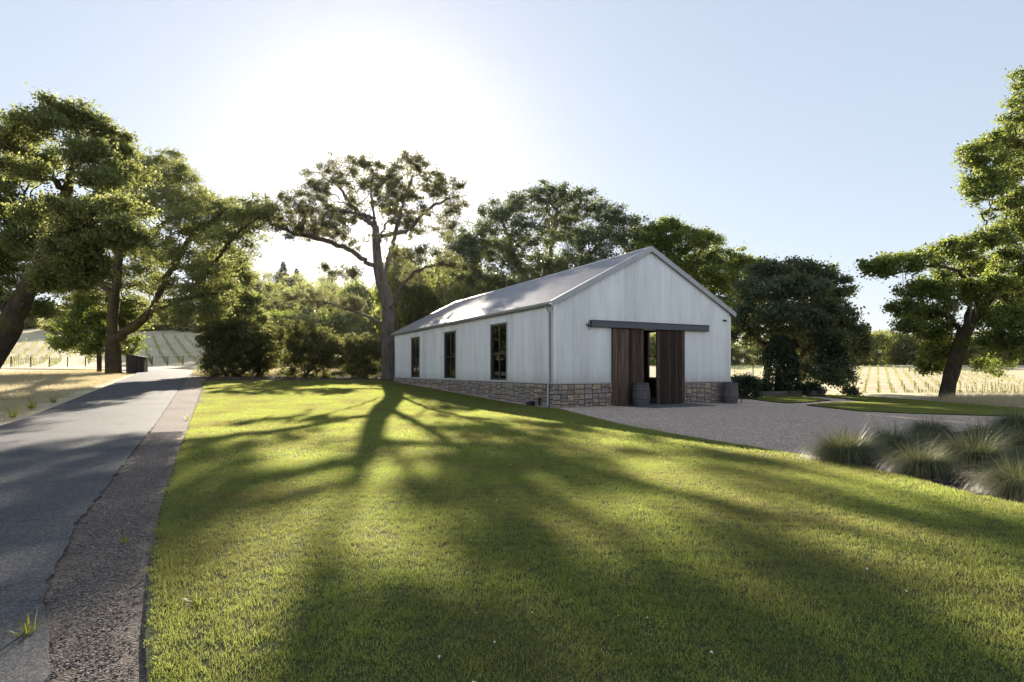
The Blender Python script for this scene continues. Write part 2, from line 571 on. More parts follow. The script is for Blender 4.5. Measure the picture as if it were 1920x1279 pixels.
def worn_and_dappled(mat, dry):
    """worn and lush patches of the lawn that also paint warm sun dapples, in world space"""
    nt = mat.node_tree
    bs = nt.nodes['Principled BSDF']
    g = N(nt, 'ShaderNodeNewGeometry')
    n = N(nt, 'ShaderNodeTexNoise'); n.inputs['Scale'].default_value = 0.55; n.inputs['Detail'].default_value = 5; n.inputs['Roughness'].default_value = 0.65
    nt.links.new(g.outputs['Position'], n.inputs['Vector'])
    f = ramp_node(nt, n.outputs[0], [(0.40, (0, 0, 0)), (0.66, (0.9, 0.9, 0.9))])
    src = bs.inputs['Base Color'].links[0].from_socket
    nt.links.new(mixc(nt, f.outputs[0], src, dry), bs.inputs['Base Color'])
    t = [x for x in nt.nodes if x.type == 'BSDF_TRANSLUCENT'][0]
    src = t.inputs[0].links[0].from_socket
    nt.links.new(mixc(nt, f.outputs[0], src, tuple(min(1, c * 2.6) for c in dry)), t.inputs[0])


worn_and_dappled(M['blade'], (0.14, 0.125, 0.045))  # dry tone made stronger so the patches also imitate warm sun dapples
M['straw'] = leaf_mat('dry_grass_blade', (0.34, 0.28, 0.16), (0.50, 0.43, 0.27), (0.62, 0.55, 0.38), (0.58, 0.50, 0.30), 0.4)
M['tussock'] = leaf_mat('tussock_blade', (0.072, 0.082, 0.036), (0.12, 0.13, 0.062), (0.22, 0.20, 0.11), (0.17, 0.18, 0.07), 0.3)
M['petal'] = plain('white_petal', (0.8, 0.8, 0.76), 0.6, 0, 20, 0.05, 0)
M['pebble'] = None


def pebble_mat(name, stops):
    m, nt, b = newmat(name)
    oi = N(nt, 'ShaderNodeObjectInfo')
    g = N(nt, 'ShaderNodeNewGeometry')
    r = ramp_node(nt, g.outputs['Random Per Island'], stops)
    nt.links.new(r.outputs[0], b.inputs['Base Color'])
    b.inputs['Roughness'].default_value = 0.85
    return m


M['pebble'] = pebble_mat('road_pebble', [(0.0, (0.07, 0.058, 0.05)), (0.5, (0.16, 0.13, 0.11)), (0.85, (0.25, 0.21, 0.18)), (1.0, (0.40, 0.36, 0.32))])
M['pebble_court'] = pebble_mat('court_pebble', [(0.0, (0.25, 0.19, 0.16)), (0.5, (0.53, 0.42, 0.345)), (1.0, (0.74, 0.63, 0.54))])
M['chip'] = pebble_mat('bark_chip', [(0.0, (0.03, 0.02, 0.014)), (0.6, (0.085, 0.055, 0.038)), (1.0, (0.24, 0.18, 0.13))])

# ------------------------------------------------------------------ ground sheets


def sheet(name, outline, mat, dz, cell=1.0, skirt=0.0, kind='structure'):
    """a flat outline draped over the terrain, dz above it, with an optional cut edge going down"""
    bm = bmesh.new()
    vs = [bm.verts.new((p[0], p[1], 0)) for p in outline]
    f = bm.faces.new(vs)
    bm.normal_update()
    if f.normal.z < 0:
        f.normal_flip()
    xs = [p[0] for p in outline]; ys = [p[1] for p in outline]
    for axis, lo, hi in ((0, min(xs), max(xs)), (1, min(ys), max(ys))):
        k = math.floor(lo / cell) + 1
        while k * cell < hi:
            co = [0, 0, 0]; no = [0, 0, 0]
            co[axis] = k * cell + 0.0003; no[axis] = 1
            bmesh.ops.bisect_plane(bm, geom=list(bm.verts) + list(bm.edges) + list(bm.faces), plane_co=co, plane_no=no, dist=1e-5)
            k += 1
    if skirt:
        be = [e for e in bm.edges if e.is_boundary]
        r = bmesh.ops.extrude_edge_only(bm, edges=be)
        low = [v for v in r['geom'] if isinstance(v, bmesh.types.BMVert)]
        lowset = set(low)
    else:
        lowset = set()
    for v in bm.verts:
        v.co.z = Hs(v.co.x, v.co.y) + dz - (skirt if v in lowset else 0)
    me = bpy.data.meshes.new(name)
    bm.to_mesh(me); bm.free()
    o = obj(name, me, mat)
    tag(o, kind=kind)
    return o


def ground():
    def axis(a, b, fine, grow):
        out = [0.0]; st = fine
        while out[-1] < b:
            out.append(out[-1] + st)
            if out[-1] > 60: st *= grow
        neg = [0.0]; st = fine
        while neg[-1] > a:
            neg.append(neg[-1] - st)
            if neg[-1] < -60: st *= grow
        return np.array(sorted(set(neg + out)))
    gx = axis(-900, 900, 1.5, 1.12); gy = axis(-60, 1500, 1.5, 1.06)
    X, Y = np.meshgrid(gx, gy)
    Z = H(X, Y) - 0.05
    v = np.stack([X, Y, Z], -1).reshape(-1, 3)
    nx = len(gx); ny = len(gy)
    i = np.arange(nx * ny).reshape(ny, nx)
    q = np.stack([i[:-1, :-1], i[:-1, 1:], i[1:, 1:], i[1:, :-1]], -1).reshape(-1, 4)
    return tag(obj('ground', np_mesh('ground', v, q, True), M['field']), kind='structure')


ground()


def gpts(lst):
    return [tuple(G(*p)) for p in lst]


# main lawn
LE = [(272, 1200), (283, 1060), (300, 960), (335, 850), (365, 770), (379, 728)]   # left edge
lawn_left = gpts(LE)
BACK_T = 24.0
lawn_right = [ST(-0.42, 21.6), ST(-0.42, 12), ST(-0.45, 4), ST(-0.5, 0.4), ST(-0.25, -0.9)] + gpts([(1170, 799), (1300, 823), (1440, 846), (1520, 859), (1640, 882), (1760, 913), (1850, 936), (1920, 953)])
lr = lawn_right[-1]
LAWN = [(2.9, -6), (-0.78, 1.2), (-1.70, 2.72)] + lawn_left + [ST(-12.2, 22.3), ST(-11.9, 23.0), ST(-6, 23.3), ST(-1.5, 23.2), ST(-0.6, 22.6)] + lawn_right + [(lr[0] + 2.2, lr[1] - 2.4), (lr[0] + 5, lr[1] - 8), (lr[0] + 5, -6)]
sheet('lawn', LAWN, M['lawn'], 0.03, 1.0, 0.09)

# asphalt drive
RR = [(95, 1279), (93, 1212), (83, 1153), (88, 1108), (106, 1062), (120, 1037), (149, 981), (199, 917), (260, 836), (299, 786), (337, 727)]
road_right = gpts(RR)


def ragged(pts, step, amp, seed):
    """broken edge: resampled and nudged sideways"""
    r = random.Random(seed); out = []
    for (x0, y0), (x1, y1) in zip(pts[:-1], pts[1:]):
        L = math.hypot(x1 - x0, y1 - y0); n = max(1, int(L / step))
        nx, ny = -(y1 - y0) / L, (x1 - x0) / L
        for k in range(n):
            a = r.gauss(0, amp) if k else 0
            out.append((x0 + (x1 - x0) * k / n + nx * a, y0 + (y1 - y0) * k / n + ny * a))
    return out + [pts[-1]]


road_right = ragged(road_right, 0.14, 0.014, 4)
rr0 = road_right[0]
ROAD = [(0.9, -8), (rr0[0] + 0.85, 0.5)] + road_right + [ST(-13.2, 26), ST(-13.3, 36), ST(-14.2, 44), ST(-16.5, 50), ST(-21, 56), ST(-30, 62), ST(-31.5, 59.5), ST(-23, 53), ST(-19, 47), ST(-17.4, 41), ST(-16.9, 33), ST(-16.7, 20), ST(-16.5, 5), ST(-16.3, -10), ST(-16.2, -22), ST(-15.8, -32)]
sheet('road', ROAD, M['asphalt'], 0.03, 1.0, 0.06)

# gravel shoulder between drive and lawn
SHO = [(3.6, -8), (3.0, -6), (-0.70, 1.2), (-1.62, 2.72)] + [(x + 0.08, y + 0.03) for x, y in lawn_left] + [ST(-12.05, 22.2), ST(-12.1, 27), ST(-12.6, 37), ST(-13.7, 37), ST(-13.7, 22), ST(-13.4, 0), ST(-13.0, -12), ST(-13.0, -22), ST(-13.0, -32)]
sheet('gravel_shoulder', SHO, M['shoulder'], 0.0, 1.0)

# strip of leaf litter and bark behind the lawn
LIT = [ST(-12.55, 21.5), ST(-12.0, 27), ST(-12.6, 30), ST(-9, 31.5), ST(-4, 31), ST(0, 30), ST(3, 28), ST(3, 22.2), ST(-0.3, 22.2), ST(-0.3, 22.0), ST(-3, 22.2)]
sheet('mulch_path', LIT, M['mulch'], -0.015, 1.0)

# gravel court in front of the gable end, with the narrow strip along the long side
COURT = [ST(-0.75, 22.6), ST(0.25, 22.6), ST(0.25, 0.25), ST(9.2, 0.25), ST(9.2, 2.5), ST(13.2, 4.2), ST(16, 3.4), ST(21, 0.5)] + [(24, 24), (24, 14.5), (15.5, 11)] + gpts([(1900, 835), (1700, 850), (1560, 850), (1520, 862), (1440, 852), (1300, 828), (1170, 804)]) + [ST(-0.5, -0.7), ST(-0.75, 1.0)]
sheet('gravel_court', COURT, M['gravel'], -0.008, 1.0)

# planting bed with tussocks
BED = gpts([(1506, 855), (1560, 838), (1700, 822), (1880, 800)]) + [(14.5, 15.0), (17.5, 12.5), (12, 5.0)] + gpts([(1930, 962), (1850, 940), (1760, 917), (1640, 886), (1545, 868)])
sheet('planting_bed', BED, M['soil'], 0.008, 0.8)

# two small lawns on the far side of the court
LAWN2 = gpts([(1387, 745), (1412, 741.5), (1445, 740.5), (1500, 744), (1558, 751), (1520, 755), (1474, 756.5), (1430, 752)])
LAWN3 = gpts([(1513, 741.5), (1570, 741.5), (1623, 744.5), (1720, 751), (1800, 757), (1881, 763), (1960, 770)]) + [(24.5, 20.5)] + gpts([(1950, 783), (1881, 781), (1790, 778.5), (1704, 776), (1610, 771.5), (1560, 766), (1512, 760), (1560, 755.5), (1629, 754), (1580, 748)])
sheet('side_lawn', LAWN2, M['lawn'], 0.03, 1.0, 0.08)
sheet('side_lawn', LAWN3, M['lawn'], 0.03, 1.0, 0.08)

# concrete apron at the doors
b = MB()
b.v = []
apron = [ST(2.75, 0.1), ST(6.75, 0.1), ST(6.75, -1.7), ST(3.5, -1.7)]
zz = [0.035] * 4
b.prism(apron, -0.2, 0.035, lambda u, v, d: (u, v, d))
o = b.build('pavement', plain('dark_apron', (0.085, 0.095, 0.095), 0.75, 0, 2.2, 0.2, 0.25, 0.005), None, 0.01)
tag(o, kind='structure')

# ------------------------------------------------------------------ scattered fine stuff (geometry-node instances)


def proto(name, me, mat):
    me.materials.append(mat)
    return bpy.data.objects.new(name, me)


def scatter(name, pts, rot, scl, idx, protos, mat, kind='stuff', label=None, cat=None):
    me = bpy.data.meshes.new(name)
    me.vertices.add(len(pts))
    me.vertices.foreach_set('co', np.asarray(pts, dtype=np.float32).ravel())
    a = me.attributes.new('rot', 'FLOAT_VECTOR', 'POINT'); a.data.foreach_set('vector', np.asarray(rot, dtype=np.float32).ravel())
    a = me.attributes.new('scl', 'FLOAT_VECTOR', 'POINT'); a.data.foreach_set('vector', np.asarray(scl, dtype=np.float32).ravel())
    a = me.attributes.new('pick', 'INT', 'POINT'); a.data.foreach_set('value', np.asarray(idx, dtype=np.int32))
    me.update()
    o = obj(name, me, mat)
    tag(o, label, cat, kind=kind)
    col = bpy.data.collections.new(name + '_sources')
    for pi, p in enumerate(protos):
        p.name = '%s_source_%02d' % (name, pi); col.objects.link(p)
    ng = bpy.data.node_groups.new(name + '_nodes', 'GeometryNodeTree')
    ng.interface.new_socket('Geometry', in_out='INPUT', socket_type='NodeSocketGeometry')
    ng.interface.new_socket('Geometry', in_out='OUTPUT', socket_type='NodeSocketGeometry')
    gi = ng.nodes.new('NodeGroupInput'); go = ng.nodes.new('NodeGroupOutput')
    ci = ng.nodes.new('GeometryNodeCollectionInfo'); ci.inputs[0].default_value = col
    ci.inputs['Separate Children'].default_value = True; ci.inputs['Reset Children'].default_value = True
    ip = ng.nodes.new('GeometryNodeInstanceOnPoints'); ip.inputs['Pick Instance'].default_value = True

    def attr(nm, ty):
        n = ng.nodes.new('GeometryNodeInputNamedAttribute'); n.data_type = ty; n.inputs[0].default_value = nm
        return n.outputs[0]
    L = ng.links.new
    mp = ng.nodes.new('GeometryNodeMeshToPoints')
    L(gi.outputs[0], mp.inputs[0]); L(mp.outputs[0], ip.inputs['Points']); L(ci.outputs[0], ip.inputs['Instance'])
    L(attr('pick', 'INT'), ip.inputs['Instance Index'])
    er = ng.nodes.new('FunctionNodeEulerToRotation'); L(attr('rot', 'FLOAT_VECTOR'), er.inputs[0])
    L(er.outputs[0], ip.inputs['Rotation']); L(attr('scl', 'FLOAT_VECTOR'), ip.inputs['Scale'])
    L(ip.outputs[0], go.inputs[0])
    md = o.modifiers.new('scatter', 'NODES'); md.node_group = ng
    return o


def inside(poly, pts):
    x, y = pts[:, 0], pts[:, 1]
    res = np.zeros(len(pts), bool)
    n = len(poly)
    for i in range(n):
        x0, y0 = poly[i]; x1, y1 = poly[(i + 1) % n]
        c = ((y0 > y) != (y1 > y)) & (x < (x1 - x0) * (y - y0) / (y1 - y0 + 1e-12) + x0)
        res ^= c
    return res


def edge_dist(poly, pts):
    d = np.full(len(pts), 1e9)
    n = len(poly)
    for i in range(n):
        a = np.array(poly[i]); c = np.array(poly[(i + 1) % n]) - a
        u = np.clip(((pts - a) @ c) / (c @ c + 1e-12), 0, 1)
        d = np.minimum(d, np.linalg.norm(pts - (a + u[:, None] * c), axis=1))
    return d


def blades(rng, n, size, h, w, lean, curl=0.5, nseg=2, tip=0.15, hvar=0.35, centre=False, lvar=0.5):
    """n thin bent blades on a square patch (or from one centre)"""
    ang = rng.uniform(0, 2 * np.pi, n)
    if centre:
        rr = size * np.sqrt(rng.uniform(0, 1, n)); a2 = rng.uniform(0, 2 * np.pi, n)
        base = np.stack([rr * np.cos(a2), rr * np.sin(a2), np.zeros(n)], 1)
        ang = a2 + rng.normal(0, 0.5, n)
    else:
        base = np.stack([rng.uniform(-size / 2, size / 2, n), rng.uniform(-size / 2, size / 2, n), np.zeros(n)], 1)
    hh = h * (1 + hvar * rng.normal(0, 1, n).clip(-2, 2))
    ln = np.abs(rng.normal(lean, lean * lvar, n))
    d = np.stack([np.cos(ang), np.sin(ang), np.zeros(n)], 1)
    sd = np.stack([-np.sin(ang), np.cos(ang), np.zeros(n)], 1)
    ta = rng.uniform(0, np.pi, n)
    sd = sd * np.cos(ta)[:, None] * 1.0 + d * np.sin(ta)[:, None] if not centre else sd
    rows = []
    th = np.zeros(n); p = base.copy(); up = np.array((0, 0, 1.0))
    th = ln * 0.6
    rows.append((p.copy(), 1.0))
    for k in range(nseg):
        step = hh / nseg
        p = p + d * (np.sin(th) * step)[:, None] + up * (np.cos(th) * step)[:, None]
        th = th + curl * ln + 0.05
        f = 1 - (1 - tip) * ((k + 1) / nseg) ** 1.5
        rows.append((p.copy(), f))
    V = np.zeros((n, (nseg + 1) * 2, 3))
    for k, (q, f) in enumerate(rows):
        V[:, 2 * k] = q - sd * (w / 2 * f)
        V[:, 2 * k + 1] = q + sd * (w / 2 * f)
    b0 = (np.arange(n) * (nseg + 1) * 2)[:, None]
    Q = np.concatenate([b0 + np.array([2 * k, 2 * k + 1, 2 * k + 3, 2 * k + 2]) for k in range(nseg)], 0)
    return V.reshape(-1, 3), Q


rng = np.random.default_rng(5)


def lawn_grass(name, polys, label, cat):
    cell = 0.25
    near = [proto('blade_patch', np_mesh('blade_patch', *blades(rng, 950, 0.33, 0.025, 0.0031, 0.8)), M['blade']) for _ in range(4)]
    far = [proto('blade_patch_far', np_mesh('blade_patch_far', *blades(rng, 230, 0.33, 0.031, 0.007, 0.7)), M['blade']) for _ in range(3)]
    rim = [proto('blade_patch_rim', np_mesh('blade_patch_rim', *blades(rng, 80, 0.09, 0.025, 0.0034, 0.75)), M['blade']) for _ in range(3)]
    pts, kind = [], []
    for poly in polys:
        p = np.array(poly)
        for c, lo, hi, far_, knd in ((cell, 0.15, 99, 90, 0), (0.075, 0.03, 0.19, 22, 1)):
            gx = np.arange(max(p[:, 0].min(), -30), min(p[:, 0].max(), 30), c); gy = np.arange(max(p[:, 1].min(), -2.5), min(p[:, 1].max(), far_), c)
            X, Y = np.meshgrid(gx, gy)
            q = np.stack([X.ravel(), Y.ravel()], 1) + rng.uniform(-c * 0.15, c * 0.15, (X.size, 2))
            q = q[np.abs(q[:, 0]) < 1.05 * q[:, 1] + 5]
            d = edge_dist(poly, q)
            q = q[inside(poly, q) & (d > lo) & (d < hi)]
            pts.append(q); kind.append(np.full(len(q), knd))
    q = np.concatenate(pts); kind = np.concatenate(kind)
    n = len(q)
    z = H(q[:, 0], q[:, 1]) + 0.028
    dist = np.hypot(q[:, 0], q[:, 1])
    idx = np.where(kind == 1, 7 + rng.integers(0, 3, n), np.where(dist < 10, rng.integers(0, 4, n), 4 + rng.integers(0, 3, n)))
    rot = np.stack([np.zeros(n), np.zeros(n), rng.uniform(0, 6.28, n)], 1)
    s = rng.uniform(0.8, 1.25, n)
    scl = np.stack([np.ones(n), np.ones(n), s], 1)
    return scatter(name, np.column_stack([q, z]), rot, scl, idx, near + far + rim, M['blade'], 'stuff', label, cat)


lawn_grass('lawn_grass', [LAWN, LAWN2, LAWN3], 'mown green grass covering the lawns around the barn', 'grass')


def pebble_proto(nm, mat, n, size, r0, r1, flat=0.6):
    V, Fc = [], []
    ico = bmesh.new(); bmesh.ops.create_icosphere(ico, subdivisions=1, radius=1)
    iv = np.array([v.co[:] for v in ico.verts]); fc = np.array([[v.index for v in f.verts] for f in ico.faces]); ico.free()
    for k in range(n):
        r = r0 + (r1 - r0) * rng.uniform() ** 2.5
        s = r * np.array((1, rng.uniform(0.6, 1), flat * rng.uniform(0.6, 1)))
        a = rng.uniform(0, 6.28); c, sn = math.cos(a), math.sin(a)
        v = iv * s * rng.uniform(0.8, 1.15, (len(iv), 1))
        v = np.column_stack([v[:, 0] * c - v[:, 1] * sn, v[:, 0] * sn + v[:, 1] * c, v[:, 2]])
        v += np.array((rng.uniform(-size / 2, size / 2), rng.uniform(-size / 2, size / 2), r * 0.15))
        Fc.append(fc + len(V) * len(iv)); V.append(v)
    return proto(nm, np_mesh(nm, np.concatenate(V), np.concatenate(Fc)), mat)


def scatter_poly(name, poly, cell, protos, mat, dz, maxd, label, cat, inset=0.05, mind=0.0, zs=(0.8, 1.2)):
    p = np.array(poly)
    gx = np.arange(max(p[:, 0].min(), -40), min(p[:, 0].max(), 40), cell); gy = np.arange(max(p[:, 1].min(), -1.5), min(p[:, 1].max(), maxd), cell)
    X, Y = np.meshgrid(gx, gy)
    q = np.stack([X.ravel(), Y.ravel()], 1) + rng.uniform(-cell * 0.3, cell * 0.3, (X.size, 2))
    d = np.hypot(q[:, 0], q[:, 1])
    q = q[inside(poly, q) & (edge_dist(poly, q) > inset) & (d < maxd) & (d > mind) & (np.abs(q[:, 0]) < 1.0 * q[:, 1] + 4)]
    n = len(q)
    z = H(q[:, 0], q[:, 1]) + dz
    s = rng.uniform(*zs, n)
    return scatter(name, np.column_stack([q, z]), np.stack([np.zeros(n), np.zeros(n), rng.uniform(0, 6.28, n)], 1), np.stack([s, s, s], 1), rng.integers(0, len(protos), n), protos, mat, 'stuff', label, cat)


SHO_IN = [(0.5, -1.0), (-0.82, 1.2), (-1.74, 2.72)] + [(x - 0.05, y) for x, y in lawn_left] + [(x + 0.02, y) for x, y in road_right[::-1]] + [(rr0[0] + 0.85, 0.5)]
scatter_poly('loose_pebbles', SHO_IN, 0.13, [pebble_proto('pebble_patch', M['pebble'], 170, 0.24, 0.003, 0.010) for _ in range(3)], M['pebble'], 0.004, 16, 'loose dark pebbles on the strip between drive and lawn', 'pebbles', 0.09)
scatter_poly('court_pebbles', COURT, 0.3, [pebble_proto('court_pebble_patch', M['pebble_court'], 150, 0.4, 0.006, 0.016) for _ in range(3)], M['pebble_court'], -0.004, 26, 'pale loose pebbles on the court before the barn', 'pebbles', 0.1)
scatter_poly('bark_chips', BED, 0.3, [pebble_proto('chip_patch', M['chip'], 120, 0.4, 0.008, 0.03, 0.35) for _ in range(3)], M['chip'], 0.012, 16, 'dark bark chips in the tussock bed', 'bark chips', 0.12)
scatter_poly('leaf_litter', LIT, 0.5, [pebble_proto('litter_patch', M['chip'], 120, 0.6, 0.02, 0.05, 0.3) for _ in range(3)], M['chip'], -0.012, 60, 'brown leaf litter along the back of the lawn', 'leaf litter', 0.2)

# dry grass: bank beyond the drive, strip in front of the shrubs, and the edge of the right-hand field
straw = [proto('straw_patch', np_mesh('straw_patch', *blades(rng, 210, 0.9, 0.16, 0.010, 0.8, 0.5, 2, 0.2, 0.4)), M['straw']) for _ in range(3)]
BANK = [ST(-16.8, -14), ST(-16.9, 5), ST(-17.1, 20), ST(-17.4, 33), ST(-18.3, 42), ST(-22, 50), ST(-34, 62), ST(-60, 40), ST(-45, 5), ST(-30, -14)]
scatter_poly('dry_bank_grass', BANK, 0.55, straw, M['straw'], -0.05, 75, 'dry straw-coloured grass on the bank beyond the drive', 'grass', 0.25, zs=(0.45, 1.0))
straw2 = [proto('straw_patch_tall', np_mesh('straw_patch_tall', *blades(rng, 130, 0.9, 0.5, 0.012, 0.45, 0.5, 3, 0.2, 0.35)), M['straw']) for _ in range(3)]
EDGE1 = [ST(-13, 31), ST(-9, 32), ST(-4, 31.6), ST(0, 30.5), ST(4, 29), ST(4, 36), ST(-4, 38), ST(-13, 37)]
scatter_poly('shrub_border_grass', EDGE1, 0.5, straw2, M['straw'], -0.05, 80, 'tall dry grass at the foot of the shrubs', 'grass', 0.2, zs=(0.6, 1.1))
EDGE2 = gpts([(1800, 755), (1881, 761), (1960, 767)]) + [(25, 21), (32, 21), (36, 30), (24, 30.5), (21, 30.5)]
scatter_poly('field_edge_grass', EDGE2, 0.5, straw2, M['straw'], -0.05, 80, 'tall dry weeds by the leaning oak at the field edge', 'grass', 0.2, zs=(0.35, 0.8))

# ------------------------------------------------------------------ barn
BW, BL = 9.4, 21.9
EAVE, RIDGE = 4.10, 6.55
Z0 = 0.96                                    # top of the stone plinth
barn = empty('barn', (BC[0], BC[1], 0), BARN_ROT)
tag(barn, 'long white corrugated metal barn with gabled roof and stone plinth', 'barn')


def gable_z(x):
    return EAVE + (RIDGE - EAVE) * (1 - abs(x - BW / 2) / (BW / 2))


PITCH = 0.092


def corrugated(u0, u1, spans, fn, amp=0.019, seg=6):
    """sheet running along u; spans(u) -> list of (v0,v1); fn(u,v,h) -> xyz"""
    n = int(round((u1 - u0) / PITCH * seg))
    us = np.linspace(u0, u1, n + 1)
    V, Q = [], []
    for a, c in zip(us[:-1], us[1:]):
        ha = amp * math.sin(2 * math.pi * a / PITCH); hc = amp * math.sin(2 * math.pi * c / PITCH)
        sa, sc2 = spans(a + 1e-6), spans(c - 1e-6)
        for (a0, a1), (c0, c1) in zip(sa, sc2):
            k = len(V)
            V += [fn(a, a0, ha), fn(c, c0, hc), fn(c, c1, hc), fn(a, a1, ha)]
            Q.append((k, k + 1, k + 2, k + 3))
    me = np_mesh('siding', V, Q)
    bm = bmesh.new(); bm.from_mesh(me)
    bmesh.ops.remove_doubles(bm, verts=bm.verts, dist=1e-4)
    for f in bm.faces: f.smooth = True
    bm.to_mesh(me); bm.free()
    return me


DX0, DX1, DZ = 2.95, 6.30, 3.15              # doorway
WINS = [3.98, 10.13, 16.28]                  # window starts along the long side
WW, WZ0, WZ1 = 1.62, 1.02, 3.56


def sp_front(x):
    g = gable_z(x) - 0.02
    return [(DZ, g)] if DX0 < x < DX1 else [(Z0 + 0.015, g)]


def sp_side(y):
    for w in WINS:
        if w < y < w + WW:
            return [(Z0 + 0.015, WZ0), (WZ1, EAVE)]
    return [(Z0 + 0.015, EAVE)]


def cor_split(u0, u1, cuts, spans, fn):
    """corrugated sheet cut at the given places so that openings have straight sides"""
    ed = [u0] + cuts + [u1]
    parts = [corrugated(a, c, spans, fn) for a, c in zip(ed[:-1], ed[1:])]
    bm = bmesh.new()
    for p in parts:
        bm.from_mesh(p); bpy.data.meshes.remove(p)
    me = bpy.data.meshes.new('siding')
    bm.to_mesh(me); bm.free()
    return me


side_cuts = [c for w in WINS for c in (w, w + WW)]
obj('front_siding', cor_split(0, BW, [DX0, BW / 2, DX1], sp_front, lambda u, v, h: (u, -h, v)), M['siding'], barn)
obj('side_siding', cor_split(0, BL, side_cuts, sp_side, lambda u, v, h: (h, u, v)), M['siding'], barn)
obj('side_siding', cor_split(0, BL, side_cuts, sp_side, lambda u, v, h: (BW + h, u, v)), M['siding'], barn)
obj('rear_siding', cor_split(0, BW, [BW / 2], lambda x: [(Z0 + 0.015, gable_z(x) - 0.02)], lambda u, v, h: (u, BL + h, v)), M['siding'], barn)

# lining and floor inside
m = MB()
m.box(0.1, 0.14, 0.12, BL - 0.12, -0.1, 0.98)
for a, c in zip([0.12] + [w + WW for w in WINS], WINS + [BL - 0.12]):
    m.box(0.1, 0.14, a, c, 0.98, EAVE - 0.02)
    m.box(BW - 0.14, BW - 0.1, a, c, 0.98, EAVE - 0.02)
for w in WINS:
    m.box(0.1, 0.14, w, w + WW, WZ1, EAVE - 0.02)
    m.box(BW - 0.14, BW - 0.1, w, w + WW, WZ1, EAVE - 0.02)
m.box(BW - 0.14, BW - 0.1, 0.12, BL - 0.12, -0.1, 0.98)
m.prism([(0.15, -0.1), (BW - 0.15, -0.1), (BW - 0.15, EAVE - 0.06), (BW / 2, RIDGE - 0.12), (0.15, EAVE - 0.06)], BL - 0.16, BL - 0.12, lambda u, v, d: (u, d, v))
m.box(0.15, DX0, 0.12, 0.16, -0.1, EAVE)
m.box(DX1, BW - 0.15, 0.12, 0.16, -0.1, EAVE)
m.box(DX0, DX1, 0.12, 0.16, DZ, EAVE)
m.box(BW - 0.19, BW - 0.145, 0.2, BL - 0.2, 0.92, 0.99)
m.build('inner_wall', M['inside'], barn)
m = MB(); m.box(0.12, BW - 0.12, 0.02, BL - 0.1, -0.3, 0.02); m.build('inner_floor', M['concrete'], barn)
m = MB()
for sgn in (0, 1):
    xs = [0.12, BW / 2] if sgn == 0 else [BW - 0.12, BW / 2]
    k = len(m.v)
    m.v += [(xs[0], 0.1, EAVE - 0.05), (xs[1], 0.1, RIDGE - 0.1), (xs[1], BL - 0.1, RIDGE - 0.1), (xs[0], BL - 0.1, EAVE - 0.05)]
    m.f.append((k, k + 1, k + 2, k + 3))
m.build('inner_ceiling', M['inside'], barn)

# roof: two corrugated slopes with ribs running from ridge to eave, slight overhang
OV, OVF = 0.17, 0.14
SL = (RIDGE - EAVE) / (BW / 2)


def roof_pt(side):
    nx, nz = -SL / math.hypot(1, SL), 1 / math.hypot(1, SL)

    def fn(u, v, h):
        x = -OV + (BW / 2 + OV) * v
        z = EAVE + 0.07 + SL * x
        x2, z2 = x + nx * h, z + nz * h
        return (x2, u, z2) if side == 0 else (BW - x2, u, z2)
    return fn


roof_l = obj('roof', corrugated(-OVF, BL + OVF, lambda u: [(0.0, 1.0)], roof_pt(0), 0.015, 6), M['roof'], barn)
roof_r = obj('roof', corrugated(-OVF, BL + OVF, lambda u: [(0.0, 1.0)], roof_pt(1), 0.011, 4), M['roof'], barn)
m = MB()
zr = EAVE + 0.07 + SL * BW / 2
m.prism([(BW / 2 - 0.16, zr - 0.16 * SL + 0.016), (BW / 2, zr + 0.022), (BW / 2 + 0.16, zr - 0.16 * SL + 0.016), (BW / 2 + 0.16, zr - 0.16 * SL + 0.03), (BW / 2, zr + 0.04), (BW / 2 - 0.16, zr - 0.16 * SL + 0.03)], -OVF - 0.01, BL + OVF + 0.01, lambda u, v, d: (u, d, v))
m.build('ridge_cap', M['trim'], barn)
# barge boards on both gable ends, one for each slope
for yy in (-OVF - 0.03, BL + OVF):
    for sgn in (0, 1):
        def bx_(x): return x if sgn == 0 else BW - x
        m = MB()
        x0, x1 = -OV - 0.02, BW / 2
        z0, z1 = EAVE + 0.07 + SL * x0, EAVE + 0.07 + SL * x1
        pts = [(bx_(x0), z0 - 0.19), (bx_(x1), z1 - 0.19), (bx_(x1), z1 + 0.018), (bx_(x0), z0 + 0.018)]
        m.prism(pts, yy, yy + 0.03, lambda u, v, d: (u, d, v))
        # flat flashing lip over the roof edge
        pts = [(bx_(x0), z0 + 0.02), (bx_(x1), z1 + 0.02), (bx_(x1), z1 + 0.034), (bx_(x0), z0 + 0.034)]
        m.prism(pts, yy - 0.005 if yy < 0 else yy - 0.12, yy + 0.15 if yy < 0 else yy + 0.035, lambda u, v, d: (u, d, v))
        m.build('bargeboard', M['trim'], barn)
